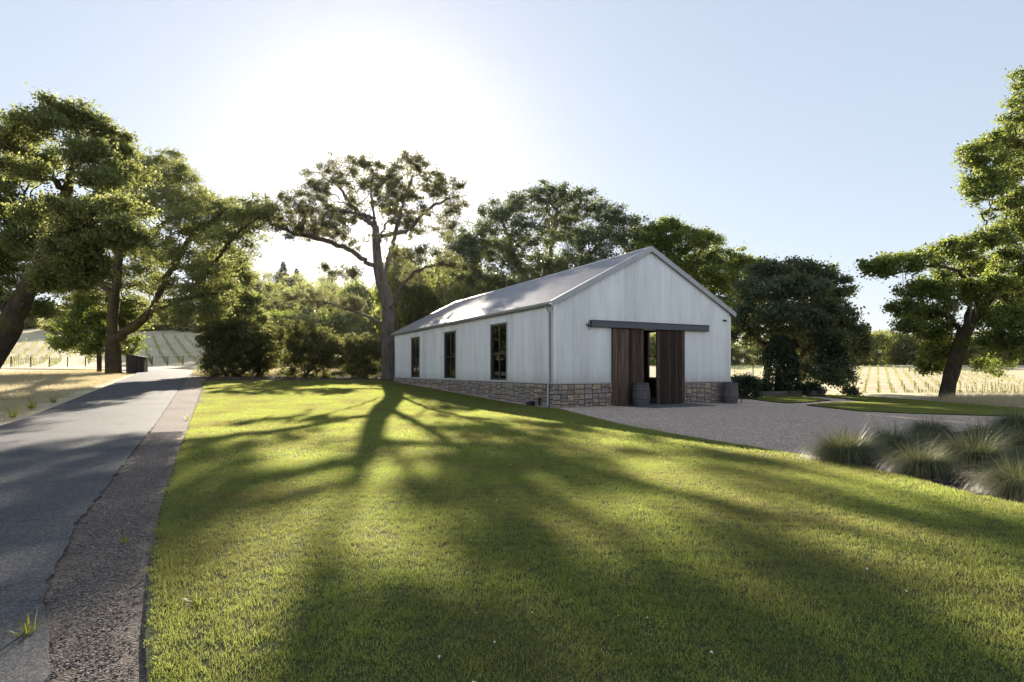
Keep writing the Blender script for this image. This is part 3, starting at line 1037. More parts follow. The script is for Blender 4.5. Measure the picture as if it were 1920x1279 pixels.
# soffit strip under the overhang
# gutters
for sgn in (0, 1):
    m = MB()
    xg = -OV - 0.11
    z = EAVE + 0.07 - SL * OV - 0.015
    prof = [(xg, z), (xg + 0.015, z - 0.09), (xg + 0.10, z - 0.11), (xg + 0.115, z - 0.11), (xg + 0.115, z), (xg + 0.10, z), (xg + 0.10, z - 0.095), (xg + 0.025, z - 0.08), (xg + 0.012, z)]
    if sgn: prof = [(BW - u, v) for u, v in prof]
    m.prism(prof, -OVF + 0.005, BL + OVF - 0.005, lambda u, v, d: (u, d, v))
    m.build('gutter', M['trim'], barn)
    # fascia behind the gutter
    m = MB()
    a, c = (-OV, -OV + 0.02) if sgn == 0 else (BW + OV - 0.02, BW + OV)
    m.box(a + (0.006 if sgn == 0 else -0.006), c, -OVF + 0.01, BL + OVF - 0.01, z - 0.13, z - 0.004)
    m.build('fascia', M['trim'], barn)
m = MB()
m.tube([(-OV - 0.06, 0.22, EAVE - 0.14), (-0.16, 0.2, EAVE - 0.26), (-0.075, 0.19, EAVE - 0.42), (-0.07, 0.19, Z0 + 0.12), (-0.13, 0.19, Z0 - 0.02), (-0.135, 0.19, 0.12), (-0.19, 0.19, 0.03)], 0.038, 8)
dsp = m.build('downspout', M['trim'], barn, smooth=True)
for zz_ in (1.6, 3.2):
    m = MB(); m.box(-0.115, -0.025, 0.14, 0.24, zz_, zz_ + 0.03); m.build('pipe_strap', M['trim'], dsp)
# corner flashings
for cx, cy in ((0, 0), (BW, 0), (0, BL), (BW, BL)):
    m = MB()
    sx = 1 if cx == 0 else -1; sy = 1 if cy == 0 else -1
    def bxs(xa, xb, ya, yb, za, zb):
        m.box(min(xa, xb), max(xa, xb), min(ya, yb), max(ya, yb), za, zb)
    bxs(cx - sx * 0.02, cx + sx * 0.1, cy - sy * 0.021, cy - sy * 0.014, Z0 + 0.02, EAVE - 0.02)
    bxs(cx - sx * 0.021, cx - sx * 0.014, cy - sy * 0.013, cy + sy * 0.1, Z0 + 0.02, EAVE - 0.02)
    m.build('corner_trim', M['siding'], barn)

# windows
for side in (0, 1):
    X = (lambda x: x) if side == 0 else (lambda x: BW - x)
    def bxw(m, xa, xb, ya, yb, za, zb):
        m.box(min(X(xa), X(xb)), max(X(xa), X(xb)), ya, yb, za, zb)
    for w in WINS:
        m = MB()
        fw = 0.075
        bxw(m, -0.01, 0.11, w, w + fw, WZ0, WZ1)
        bxw(m, -0.01, 0.11, w + WW - fw, w + WW, WZ0, WZ1)
        bxw(m, -0.008, 0.11, w + fw, w + WW - fw, WZ0, WZ0 + fw)
        bxw(m, -0.008, 0.11, w + fw, w + WW - fw, WZ1 - fw, WZ1)
        win = m.build('window', M['frame'], barn)
        ym = w + WW / 2; zm = WZ0 + 0.47 * (WZ1 - WZ0)
        m = MB(); bxw(m, 0.02, 0.075, ym - 0.045, ym + 0.045, WZ0 + fw, WZ1 - fw); m.build('mullion', M['frame'], win)
        m = MB(); bxw(m, 0.025, 0.07, w + fw, ym - 0.045, zm - 0.022, zm + 0.022); m.build('glazing_bar', M['frame'], win)
        m = MB(); bxw(m, 0.025, 0.07, ym + 0.045, w + WW - fw, zm - 0.022, zm + 0.022); m.build('glazing_bar', M['frame'], win)
        for ya, yb in ((w + fw, ym - 0.045), (ym + 0.045, w + WW - fw)):
            for za, zb in ((WZ0 + fw, zm - 0.022), (zm + 0.022, WZ1 - fw)):
                me = py_mesh('pane', [(X(0.05), ya, za), (X(0.05), yb, za), (X(0.05), yb, zb), (X(0.05), ya, zb)], [(0, 3, 2, 1) if side == 0 else (0, 1, 2, 3)])
                obj('pane', me, M['glass'], win)
        m = MB(); bxw(m, -0.07, -0.012, w - 0.08, w + WW + 0.08, WZ1 + 0.002, WZ1 + 0.055); m.build('lintel', M['trim'], win)
        for ya, yb in ((w - 0.07, w - 0.001), (w + WW + 0.001, w + WW + 0.07)):
            m = MB(); bxw(m, -0.04, -0.022, ya, yb, WZ0 - 0.03, WZ1); m.build('window_trim', M['trim'], win)

# sliding doors and the track beam above them
m = MB(); m.box(1.63, 7.87, -0.24, -0.035, 3.17, 3.42); beam = m.build('track_beam', M['dark_steel'], barn, 0.008)
m = MB(); m.box(1.63, 7.87, -0.27, -0.035, 3.424, 3.445); m.build('beam_cap', M['dark_steel'], beam)
m = MB(); m.box(1.50, 1.625, -0.19, -0.05, 3.22, 3.30); m.tube([(1.56, -0.12, 3.22), (1.53, -0.14, 3.14), (1.56, -0.14, 3.08), (1.63, -0.13, 3.10)], 0.012, 6); m.build('bracket', M['dark_steel'], beam)


def sliding_door(x0, x1, hx, n):
    m = MB(); m.box(x0 + 0.01, x1 - 0.01, -0.092, -0.05, 0.07, 3.168)
    d = m.build('sliding_door', M['inside'], barn)
    rnd = random.Random(int(x0 * 100))
    ws = [rnd.uniform(0.8, 1.25) for _ in range(n)]
    tot = sum(ws); x = x0
    for w in ws:
        ww = (x1 - x0) * w / tot
        m = MB(); dy = rnd.uniform(0, 0.008)
        m.box(-ww / 2 + 0.004, ww / 2 - 0.004, -0.13 - dy, -0.094, 0.0, 3.11 + rnd.uniform(-0.02, 0.0))
        p = m.build('plank', M['door_wood'], d, 0.004)
        p.location = (x + ww / 2, 0, 0.055)
        x += ww
    m = MB()
    m.tube([(hx, -0.135, 1.34), (hx, -0.2, 1.33), (hx, -0.215, 1.26), (hx, -0.215, 1.14), (hx, -0.2, 1.07), (hx, -0.135, 1.06)], 0.013, 6)
    m.build('handle', M['hoop'], d, smooth=True)
    return d


sliding_door(2.70, 4.29, 4.21, 8)
sliding_door(4.99, 6.54, 5.08, 8)

# small wall lamp near the eave and a meter box on the far side wall
m = MB(); m.box(8.93, 9.0, -0.09, -0.012, 3.68, 3.76); m.tube([(8.965, -0.09, 3.72), (8.965, -0.17, 3.69)], [0.022, 0.05], 8)
m.build('wall_lamp', M['dark_steel'], barn)
m = MB(); m.box(BW + 0.012, BW + 0.14, 0.5, 0.75, 1.55, 1.9); m.build('meter_box', M['trim'], barn, 0.01)

# stone plinth: each stone is an object
rs = random.Random(11)
m = MB()
m.box(-0.03, DX0 - 0.08, -0.03, 0.11, -0.6, Z0 - 0.03)
m.box(DX1 + 0.08, BW + 0.03, -0.03, 0.11, -0.6, Z0 - 0.03)
m.box(-0.03, 0.097, 0.112, BL + 0.03, -0.6, Z0 - 0.03)
m.box(BW - 0.097, BW + 0.03, 0.112, BL + 0.03, -2.0, Z0 - 0.03)
m.box(0.1, BW - 0.1, BL - 0.1, BL + 0.028, -1.0, Z0 - 0.03)
plinth = m.build('stone_plinth', M['mortar'], barn)
m = MB()
m.box(-0.075, DX0 - 0.08, -0.075, 0.0, Z0 - 0.028, Z0 + 0.012)
m.box(DX1 + 0.08, BW + 0.075, -0.075, 0.0, Z0 - 0.028, Z0 + 0.012)
m.box(-0.075, 0.0, 0.002, BL + 0.07, Z0 - 0.028, Z0 + 0.012)
m.box(BW, BW + 0.075, 0.002, BL + 0.07, Z0 - 0.028, Z0 + 0.012)
m.build('plinth_cap', M['soffit'], plinth)


def stone_proto(seed):
    r = random.Random(seed)
    ring = []
    base = [(-.5, -.5), (0, -.5), (.5, -.5), (.5, 0), (.5, .5), (0, .5), (-.5, .5), (-.5, 0)]
    for i, (u, v) in enumerate(base):
        k = 0.10 if i % 2 == 0 else 0.05
        ring.append((u - math.copysign(r.uniform(0, k), u) * (abs(u) > 0), v - math.copysign(r.uniform(0, k * 1.2), v) * (abs(v) > 0)))
    V = [(u, 0.6, v) for u, v in ring]
    V += [(u, -0.55 + r.uniform(-0.1, 0.1), v) for u, v in ring]
    V += [(u * 0.84 + r.uniform(-.03, .03), -0.9 + r.uniform(-0.15, 0.15), v * 0.8 + r.uniform(-.03, .03)) for u, v in ring]
    V.append((r.uniform(-.1, .1), -1.05 + r.uniform(-.2, .2), r.uniform(-.1, .1)))
    Fc = []
    for a in (0, 8):
        for i in range(8):
            j = (i + 1) % 8
            Fc.append((a + i, a + j, a + 8 + j, a + 8 + i))
    for i in range(8):
        Fc.append((16 + i, 16 + (i + 1) % 8, 24))
    me = py_mesh('stone', V, Fc)
    me.materials.append(M['stone'])
    return me


SPROT = [stone_proto(i) for i in range(14)]


def pieces(x0, x1, z0, z1, tw, th):
    w, h = x1 - x0, z1 - z0
    if w > tw * rs.uniform(0.9, 1.7) and w / h > rs.uniform(0.9, 1.5):
        c = x0 + w * rs.uniform(0.36, 0.64)
        return pieces(x0, c, z0, z1, tw, th) + pieces(c, x1, z0, z1, tw, th)
    if h > th * rs.uniform(0.9, 1.6):
        c = z0 + h * rs.uniform(0.35, 0.65)
        return pieces(x0, x1, z0, c, tw, th) + pieces(x0, x1, c, z1, tw, th)
    if w > tw * 1.6:
        c = x0 + w * rs.uniform(0.38, 0.62)
        return pieces(x0, c, z0, z1, tw, th) + pieces(c, x1, z0, z1, tw, th)
    return [(x0, x1, z0, z1)]


def lay(x0, x1, z0, z1, place, rot, tw=0.36, th=0.21, skip=None):
    for a, c, e, g in pieces(x0, x1, z0, z1, tw, th):
        if skip and skip((a + c) / 2, g): continue
        o = bpy.data.objects.new('stone', SPROT[rs.randrange(14)])
        COL.objects.link(o); o.parent = plinth
        o.location = place((a + c) / 2, (e + g) / 2)
        fl = rs.choice((1, -1))
        o.rotation_euler = (0, 0, rot)
        o.scale = ((c - a - 0.018) * fl, rs.uniform(0.04, 0.062), (g - e - 0.018) * rs.choice((1, -1)))


lay(-0.07, DX0 - 0.06, -0.06, Z0 - 0.035, lambda u, v: (u, -0.03, v), 0, 0.34, 0.2)
lay(DX1 + 0.06, BW + 0.06, -0.06, Z0 - 0.035, lambda u, v: (u, -0.03, v), 0, 0.34, 0.2)
gz = lambda y: Hs(*ST(0, y))
yy = -0.06
while yy < BL:
    seg = min(1.85, BL - yy)
    seg = seg if BL - yy - seg > 0.7 else BL - yy
    zb = gz(yy) - 0.08
    f_ = 1.0 if yy < 9 else 1.35
    lay(yy, yy + seg, zb, Z0 - 0.035, lambda u, v: (-0.03, u, v), R(-90), 0.42 * f_, 0.22 * min(f_, 1.15))
    yy += seg

# ------------------------------------------------------------------ barrels


def barrel(loc, label, rz, tilt):
    o = empty('barrel', loc, rz)
    tag(o, label, 'barrel', 'wine barrels at the barn')
    Hh, n, st = 0.92, 14, 24
    def rad(z): return 0.285 + 0.065 * (1 - (2 * z / Hh - 1) ** 2)
    V, Q = [], []
    ns = st * 3
    for i in range(n + 1):
        z = Hh * i / n
        for k in range(ns):
            a = 2 * math.pi * k / ns
            r = rad(z) - (0.006 if k % 3 == 0 else 0)
            V.append((r * math.cos(a), r * math.sin(a), z))
    for i in range(n):
        for k in range(ns):
            k2 = (k + 1) % ns
            Q.append((i * ns + k, i * ns + k2, (i + 1) * ns + k2, (i + 1) * ns + k))
    # inner rim at the top
    V2 = [(0.255 * math.cos(2 * math.pi * k / ns), 0.255 * math.sin(2 * math.pi * k / ns), Hh) for k in range(ns)]
    b0 = len(V); V += V2
    V3 = [(0.255 * math.cos(2 * math.pi * k / ns), 0.255 * math.sin(2 * math.pi * k / ns), Hh - 0.03) for k in range(ns)]
    V += V3
    for k in range(ns):
        k2 = (k + 1) % ns
        Q.append((n * ns + k, n * ns + k2, b0 + k2, b0 + k)); Q.append((b0 + k, b0 + k2, b0 + ns + k2, b0 + ns + k))
    obj('staves', py_mesh('staves', V, Q, False), M['barrel_wood'], o)
    hv = [(0.256 * math.cos(2 * math.pi * k / 32), 0.256 * math.sin(2 * math.pi * k / 32), Hh - 0.028) for k in range(32)]
    obj('barrel_head', py_mesh('barrel_head', hv, [tuple(range(32))]), M['barrel_wood'], o)
    for za, zb in ((0.005, 0.05), (0.13, 0.17), (0.27, 0.31), (0.61, 0.65), (0.75, 0.79), (0.87, 0.915)):
        V, Q = [], []
        for i, (z, e) in enumerate(((za, 0.002), (za, 0.006), (zb, 0.006), (zb, 0.002))):
            for k in range(40):
                a = 2 * math.pi * k / 40
                V.append(((rad(z) + e) * math.cos(a), (rad(z) + e) * math.sin(a), z))
        for i in range(3):
            for k in range(40):
                k2 = (k + 1) % 40
                Q.append((i * 40 + k, i * 40 + k2, (i + 1) * 40 + k2, (i + 1) * 40 + k))
        obj('hoop', py_mesh('hoop', V, Q, True), M['hoop'], o)
    return o


x, y = ST(3.72, -0.66)
barrel((x, y, 0.036), 'weathered grey wine barrel standing in front of the left sliding door', 0.3, 0)
x, y = ST(8.86, -0.5)
barrel((x, y, Hs(x, y) - 0.01), 'dark wine barrel standing against the stone plinth at the right corner', 1.1, 0)

# black box and drain by the plinth
x, y = ST(-0.26, 1.35)
m = MB(); m.prism([(-0.17, 0), (0.17, 0), (0.17, 0.10), (0.11, 0.155), (-0.11, 0.155), (-0.17, 0.10)], -0.11, 0.11, lambda u, v, d: (d, u, v))
o = empty('bait_box', (x, y, Hs(x, y)), BARN_ROT); m.build('box', M['black'], o, 0.008)
m = MB(); m.box(-0.09, 0.09, -0.12, 0.12, 0.157, 0.17); m.build('lid', M['black'], o)
tag(o, 'low black plastic box on the ground beside the stone plinth', 'box')
x, y = ST(-0.14, 0.85)
m = MB(); m.box(-0.03, 0.03, -0.05, 0.05, 0.12, 0.36); m.tube([(0, 0, 0), (0, 0, 0.12)], 0.02, 8)
o = m.build('hose_bib', M['black']); o.location = (x, y, Hs(x, y)); o.rotation_euler = (0, 0, BARN_ROT)
tag(o, 'small black outlet post against the plinth near the downspout', 'outlet')
x, y = ST(9.75, -0.35)
m = MB(); m.tube([(0, 0, -0.1), (0, 0, 0.55)], 0.022, 8); m.box(-0.04, 0.04, -0.04, 0.04, 0.55, 0.63)
o = m.build('bollard_light', M['black']); o.location = (x, y, Hs(x, y))
tag(o, 'thin black post beside the right corner of the barn', 'post')

# ------------------------------------------------------------------ trees


def unit(v):
    return v / (np.linalg.norm(v, axis=-1, keepdims=True) + 1e-9)


def resample(pts, step):
    pts = np.asarray(pts, float)
    out = [pts[0]]
    for a, c in zip(pts[:-1], pts[1:]):
        n = max(1, int(round(np.linalg.norm(c - a) / step)))
        for k in range(1, n + 1):
            out.append(a + (c - a) * k / n)
    return np.array(out)


def smooth_poly(pts, it=2):
    pts = np.asarray(pts, float)
    for _ in range(it):
        q = [pts[0]]
        for a, c in zip(pts[:-1], pts[1:]):
            q += [a * 0.75 + c * 0.25, a * 0.25 + c * 0.75]
        q.append(pts[-1]); pts = np.array(q)
    return pts


def grow(limbs, lobes, seed, dens=1.0, step=0.4, kill=0.55, iters=90, gnarl=0.35, maxp=7000):
    """skeleton: given limbs first, then branches that grow towards points spread through the crown lobes"""
    r = np.random.default_rng(seed)
    pos, par = [], []
    for li, L in enumerate(limbs):
        q = resample(smooth_poly(L), step)
        if li > 0:
            q[1:-1] += r.normal(0, 0.05, q[1:-1].shape)
        if li == 0:
            pos.append(q[0]); par.append(-1); prev = 0; start = 1
        else:
            d = np.linalg.norm(np.array(pos) - q[0], axis=1); prev = int(d.argmin()); start = 1
        for p in q[start:]:
            pos.append(p); par.append(prev); prev = len(pos) - 1
    A = []
    for (c, rad) in lobes:
        c = np.asarray(c, float); rad = np.asarray(rad, float)
        n = int(dens * 30 * (rad[0] * rad[1] * rad[2]) ** (2 / 3.0)) + 14
        d = unit(r.normal(0, 1, (n, 3)))
        rr = r.uniform(0.2, 1.0, n) ** 0.5 * (1 + 0.16 * r.normal(0, 1, n))
        A.append(c + d * rr[:, None] * rad)
    A = np.concatenate(A)
    if len(A) > maxp: A = A[r.permutation(len(A))[:maxp]]
    pos = np.array(pos); par = list(par)
    nd = np.full(len(A), 1e9); ni = np.zeros(len(A), int)

    def upd(newp, off):
        nonlocal nd, ni
        for k in range(0, len(newp), 64):
            c = newp[k:k + 64]
            d = np.linalg.norm(A[:, None, :] - c[None], axis=2)
            j = d.argmin(1); dm = d[np.arange(len(A)), j]
            b = dm < nd
            nd[b] = dm[b]; ni[b] = j[b] + off + k
    skip = max(2, int(len(resample(smooth_poly(limbs[0]), step)) * 0.45))
    upd(pos[skip:], skip)
    for it in range(iters):
        alive = nd > kill * 0.8
        A = A[alive]; nd = nd[alive]; ni = ni[alive]
        if len(A) == 0: break
        sel = nd < max(3.0, np.percentile(nd, 60))
        src = np.unique(ni[sel])
        dirs = unit(A[sel] - pos[ni[sel]])
        acc = np.zeros((len(pos), 3)); np.add.at(acc, ni[sel], dirs)
        dv = unit(acc[src]) + r.normal(0, gnarl, (len(src), 3)) + np.array((0, 0, 0.03))
        newp = pos[src] + unit(dv) * step
        off = len(pos)
        pos = np.concatenate([pos, newp]); par += list(src)
        upd(newp, off)
        if len(pos) > 14000: break
    return pos, np.array(par)


def skeleton_mesh(pos, par, r_base, r_tip=0.007, minr=0.0, flare=1.0):
    n = len(pos)
    cnt = np.zeros(n)
    kids = [[] for _ in range(n)]
    for i in range(n):
        if par[i] >= 0: kids[par[i]].append(i)
    order = list(range(n))[::-1]
    for i in order:
        if not kids[i]: cnt[i] += 1
        if par[i] >= 0: cnt[par[i]] += cnt[i]
    ex = math.log(max(cnt[0], 2)) / math.log(max(r_base / r_tip, 1.5))
    rad = r_tip * cnt ** (1 / ex)
    if flare > 1:
        z0 = pos[0][2]
        for i in range(n):
            h = pos[i][2] - z0
            if h < 1.6 and np.hypot(*(pos[i] - pos[0])[:2]) < 2.0:
                rad[i] *= 1 + (flare - 1) * math.exp(-h / 0.35)
    V, Q = [], []
    stack = [(0, -1)]
    while stack:
        s, p = stack.pop()
        chain = ([p] if p >= 0 else []) + [s]
        cur = s
        while kids[cur]:
            ks = sorted(kids[cur], key=lambda k: -cnt[k])
            for k in ks[1:]: stack.append((k, cur))
            cur = ks[0]; chain.append(cur)
        rmax = rad[chain[1] if len(chain) > 1 and p >= 0 else chain[0]]
        if rmax < minr or len(chain) < 2: continue
        sides = 10 if rmax > 0.2 else 6 if rmax > 0.07 else 4 if rmax > 0.03 else 3
        b0 = len(V); a = None
        for ci, i in enumerate(chain):
            q0 = pos[chain[max(ci - 1, 0)]]; q1 = pos[chain[min(ci + 1, len(chain) - 1)]]
            d = q1 - q0; d = d / (np.linalg.norm(d) + 1e-9)
            if a is None:
                a = np.cross(d, (0.3, 0.8, 0.52)); a = a / np.linalg.norm(a)
            a = a - d * a.dot(d); a = a / (np.linalg.norm(a) + 1e-9)
            c = np.cross(d, a)
            rr = rad[i] if not (p >= 0 and ci == 0) else min(rad[i], rad[chain[1]] * 1.25)
            for k in range(sides):
                an = 2 * math.pi * k / sides
                w = rr * (1 + (0.10 * math.sin(3 * an + i * 0.35) + 0.05 * math.sin(5 * an - i * 0.6) if sides == 10 else 0))
                V.append(pos[i] + (a * math.cos(an) + c * math.sin(an)) * w)
        for ci in range(len(chain) - 1):
            for k in range(sides):
                k2 = (k + 1) % sides
                Q.append((b0 + ci * sides + k, b0 + ci * sides + k2, b0 + (ci + 1) * sides + k2, b0 + (ci + 1) * sides + k))
    return np.array(V), np.array(Q), rad, cnt


def leaf_cloud(centres, r, size, svar=0.35, up=0.45, aspect=0.62, fold=0.12):
    n = len(centres)
    L = size * (1 + svar * r.normal(0, 1, n).clip(-1.8, 1.8))
    nr = unit(r.normal(0, 1, (n, 3)) + np.array((0, 0, up)))
    a = unit(np.cross(nr, r.normal(0, 1, (n, 3))))
    b = np.cross(nr, a)
    W = L * aspect
    V = np.zeros((n, 4, 3))
    V[:, 0] = centres - a * (L / 2)[:, None]
    V[:, 1] = centres + b * (W / 2)[:, None] + nr * (L * fold)[:, None] + a * (L * 0.08)[:, None]
    V[:, 2] = centres + a * (L / 2)[:, None]
    V[:, 3] = centres - b * (W / 2)[:, None] + nr * (L * fold)[:, None] + a * (L * 0.08)[:, None]
    Q = np.arange(n * 4).reshape(n, 4)
    return V.reshape(-1, 3), Q


def gaps(p, r, size, thr=0.75):
    f = np.zeros(len(p))
    for k in range(7):
        d = r.normal(0, 1, 3); d = d / np.linalg.norm(d)
        f += np.sin(p @ d * (2 * math.pi / (size * r.uniform(0.7, 1.5))) + r.uniform(0, 6.28))
    f = f / math.sqrt(3.5)
    return np.clip((f + thr) / 0.85, 0.015, 1.0)


def tree(name, label, limbs, lobes, seed, r_base, leafmat, barkmat, nleaf=40000, lsize=0.16, spread=0.24, dens=1.0, step=0.42, kill=0.55,
         group=None, lichen=0, minr=0.0, gnarl=0.5, leafcnt=6, flare=1.5, trunk_name='trunk', maxp=7000, cat='tree', lich_len=0.7, clump=1.0, gap=0.85, gthr=0.75):
    r = np.random.default_rng(seed + 100)
    base = np.asarray(limbs[0][0], float)
    limbs = [np.asarray(l, float) - base for l in limbs]
    limbs[0] = np.concatenate([[limbs[0][0] - np.array((0, 0, 0.35))], limbs[0]])
    lobes = [(np.asarray(c, float) - base, rd) for c, rd in lobes]
    pos, par = grow(limbs, lobes, seed, dens * 2.2, step * 0.62, kill * 0.55, gnarl=gnarl, maxp=maxp)
    V, Q, rad, cnt = skeleton_mesh(pos, par, r_base, minr=minr, flare=flare)
    root = empty(name, base)
    tag(root, label, cat, group)
    obj(trunk_name, np_mesh(trunk_name, V, Q, True), barkmat, root)
    # leaves sit round the thin shoots
    cand = np.where((cnt <= leafcnt) & (np.arange(len(pos)) > 8))[0]
    wgt = np.where(cnt[cand] <= 1, 1.0, 0.7) * r.gamma(clump, 1.0, len(cand))
    # bare gaps of half a metre to a metre between the sprays
    wgt = wgt * gaps(pos[cand], r, gap, gthr)
    pick = r.choice(cand, nleaf, p=wgt / wgt.sum())
    C = pos[pick] + (pos[par[pick]] - pos[pick]) * r.uniform(0, 1, (nleaf, 1))
    C = C + r.normal(0, 1, (nleaf, 3)) * np.array((spread, spread, spread * 0.62)) * r.uniform(0.5, 1.2, (nleaf, 1)) + np.array((0, 0, spread * 0.3))
    lv, lq = leaf_cloud(C, r, lsize)
    obj('crown', np_mesh('crown', lv, lq), leafmat, root)
    if lichen:
        mid = np.where((cnt <= 14) & (np.arange(len(pos)) > 12))[0]
        sel = r.choice(mid, lichen)
        LV, LQ = [], []
        for s in sel:
            ln = lich_len * r.uniform(0.35, 1.2)
            for k in range(r.integers(5, 11)):
                p = pos[s] + r.normal(0, 0.10, 3) * np.array((1, 1, 0.3))
                l2 = ln * r.uniform(0.4, 1.0); w = r.uniform(0.012, 0.035)
                a = r.uniform(0, 6.28); dx = np.array((math.cos(a), math.sin(a), 0)) * w
                b0 = len(LV)
                sway = r.normal(0, 0.04, 3)
                for q in range(4):
                    c = p + np.array((sway[0] * q * 0.5, sway[1] * q * 0.5, -l2 * q / 3))
                    f = (1.0, 0.9, 0.6, 0.1)[q]
                    LV += [c - dx * f, c + dx * f]
                for q in range(3):
                    LQ.append((b0 + 2 * q, b0 + 2 * q + 1, b0 + 2 * q + 3, b0 + 2 * q + 2))
        obj('hanging_lichen', np_mesh('hanging_lichen', np.array(LV), np.array(LQ)), M['lichen'], root)['kind'] = 'stuff'
    return root


def lob(px, py, rx, ry, Y, dy=0.0, rd=None):
    """crown lobe seen at a pixel, at depth Y+dy, sized in pixels; rd = half depth in metres"""
    d = Y + dy
    c = P3(px, py, d)
    return (c, (rx / F * d, rd if rd else max(rx, ry) / F * d * 0.8, ry / F * d))


def limb(pts, Y):
    """polyline of (px,py[,dy])"""
    return [P3(p[0], p[1], Y + (p[2] if len(p) > 2 else 0)) for p in pts]


# --- central oak against the sun
Y = 45.0
b0 = at(728, Y)
lim = [[np.array(b0)] + limb([(727, 660), (728, 600), (727, 570), (716, 530), (706, 485), (705, 430), (700, 395), (694, 355), (700, 325)], Y),
       limb([(700, 500), (664, 474, -1), (631, 457, -2), (590, 446, -2.5), (555, 437, -3), (505, 420, -3)], Y),
       limb([(718, 530), (724, 500, 1), (733, 470, 2), (741, 440, 2.5), (748, 405, 3), (760, 370, 3), (775, 330, 3)], Y),
       limb([(730, 590), (742, 555, -1), (762, 523, -2.5), (795, 500, -4), (835, 492, -5)], Y),
       limb([(727, 615), (705, 600, 1.5), (675, 588, 3), (645, 577, 4), (600, 565, 5), (545, 562, 6)], Y),
       limb([(727, 585), (702, 560, -2), (680, 540, -3.5), (662, 522, -4.5), (648, 505, -5)], Y),
       limb([(703, 425), (675, 405, 2.5), (655, 380, 3.5), (640, 355, 4), (625, 335, 4)], Y),
       limb([(702, 410), (668, 398, -3), (640, 396, -5), (610, 392, -6)], Y),
       limb([(741, 440), (770, 430, 1), (792, 400, 0), (815, 385, 0), (845, 372, 0)], Y),
       limb([(706, 470), (720, 430, -4), (730, 400, -6), (735, 370, -7)], Y)]
lb = [lob(640, 312, 42, 22, Y, 4), lob(600, 332, 40, 20, Y, 3), lob(586, 362, 44, 16, Y, 1), lob(690, 308, 38, 16, Y, 1), lob(655, 345, 34, 14, Y, -2),
      lob(765, 302, 40, 16, Y, 2), lob(800, 322, 38, 18, Y, 3), lob(842, 352, 34, 22, Y, 0), lob(852, 388, 24, 22, Y, 0), lob(760, 360, 36, 22, Y, 4),
      lob(600, 395, 56, 20, Y, -4), lob(560, 415, 50, 15, Y, -2), lob(508, 402, 45, 20, Y, -3), lob(610, 436, 55, 12, Y, -3), lob(664, 452, 34, 10, Y, -2),
      lob(742, 402, 42, 24, Y, 5), lob(772, 425, 34, 24, Y, 3), 
      lob(805, 482, 52, 24, Y, -4), lob(850, 500, 36, 18, Y, -5), lob(770, 470, 30, 18, Y, -3), lob(835, 430, 26, 22, Y, 1),
      lob(640, 512, 40, 12, Y, -5), lob(835, 400, 26, 18, Y, -3), lob(815, 352, 34, 18, Y, -3), lob(790, 395, 26, 16, Y, -4), lob(860, 420, 20, 18, Y, 0), lob(660, 380, 30, 14, Y, 2), lob(722, 376, 30, 16, Y, -7), lob(728, 345, 36, 20, Y, -3), lob(712, 330, 34, 18, Y, 3), lob(748, 322, 32, 16, Y, -4), lob(745, 368, 30, 16, Y, 0), lob(690, 352, 24, 14, Y, 5), lob(530, 385, 40, 22, Y, -1), lob(570, 390, 44, 18, Y, -5), lob(545, 430, 44, 12, Y, -4), lob(630, 405, 44, 18, Y, 3), lob(620, 420, 40, 16, Y, -6), lob(480, 420, 34, 22, Y, -3), lob(575, 440, 40, 14, Y, 1),  lob(580, 560, 60, 18, Y, 5), lob(650, 570, 40, 16, Y, 4), lob(780, 520, 36, 20, Y, 4)]
tree('oak_tree', 'tall gnarled oak with an open crown standing against the sun at the barn\'s far end', lim, lb, 3, 0.50, M['leaf_oak'], M['bark'], 92000, 0.118, 0.19, 1.0, 0.42, 0.5, clump=0.6, gap=1.9, gthr=0.5, lichen=130, flare=1.5)

# --- leaning oak at the left frame edge
Y = 23.0
lim = [[np.array(at(-62, Y))] + limb([(-30, 700), (5, 640), (35, 575), (62, 525), (90, 480), (112, 410), (125, 360), (135, 315), (150, 270)], Y),
       limb([(20, 610), (-20, 520, 1), (-60, 440, 2), (-90, 380, 2)], Y),
       limb([(90, 480), (130, 440, -2), (175, 420, -3.5), (230, 415, -4)], Y),
       limb([(125, 360), (90, 330, -1), (50, 310, -1), (10, 300, -1)], Y),
       limb([(135, 320), (165, 285, 1), (200, 270, 1.5), (235, 275, 2)], Y),
       limb([(112, 410), (70, 390, 2.5), (20, 380, 4), (-30, 370, 5)], Y)]
lb = [lob(130, 215, 55, 24, Y, 0), lob(70, 235, 55, 26, Y, -1), lob(20, 262, 45, 30, Y, 0), lob(175, 240, 45, 26, Y, 1), lob(215, 285, 42, 28, Y, 1.5), lob(160, 285, 50, 26, Y, -1),
      lob(40, 320, 60, 22, Y, -1.5), lob(-20, 330, 50, 40, Y, 2), lob(250, 330, 40, 24, Y, 1), lob(200, 340, 50, 20, Y, -1), lob(10, 400, 60, 30, Y, 3), lob(70, 400, 50, 26, Y, -2),
      lob(20, 460, 60, 30, Y, 1), lob(140, 400, 60, 24, Y, -3), lob(215, 395, 50, 26, Y, -3), lob(130, 470, 60, 26, Y, -3), lob(60, 440, 50, 24, Y, 3.5), lob(190, 450, 55, 26, Y, -2), lob(170, 520, 50, 24, Y, -2), lob(240, 450, 46, 26, Y, -3), lob(90, 300, 46, 22, Y, 3), lob(0, 560, 40, 24, Y, 3), lob(70, 575, 46, 18, Y, 1), lob(40, 520, 50, 26, Y, 2.5), lob(110, 530, 50, 24, Y, -1.5), lob(-40, 480, 60, 50, Y, 2)]
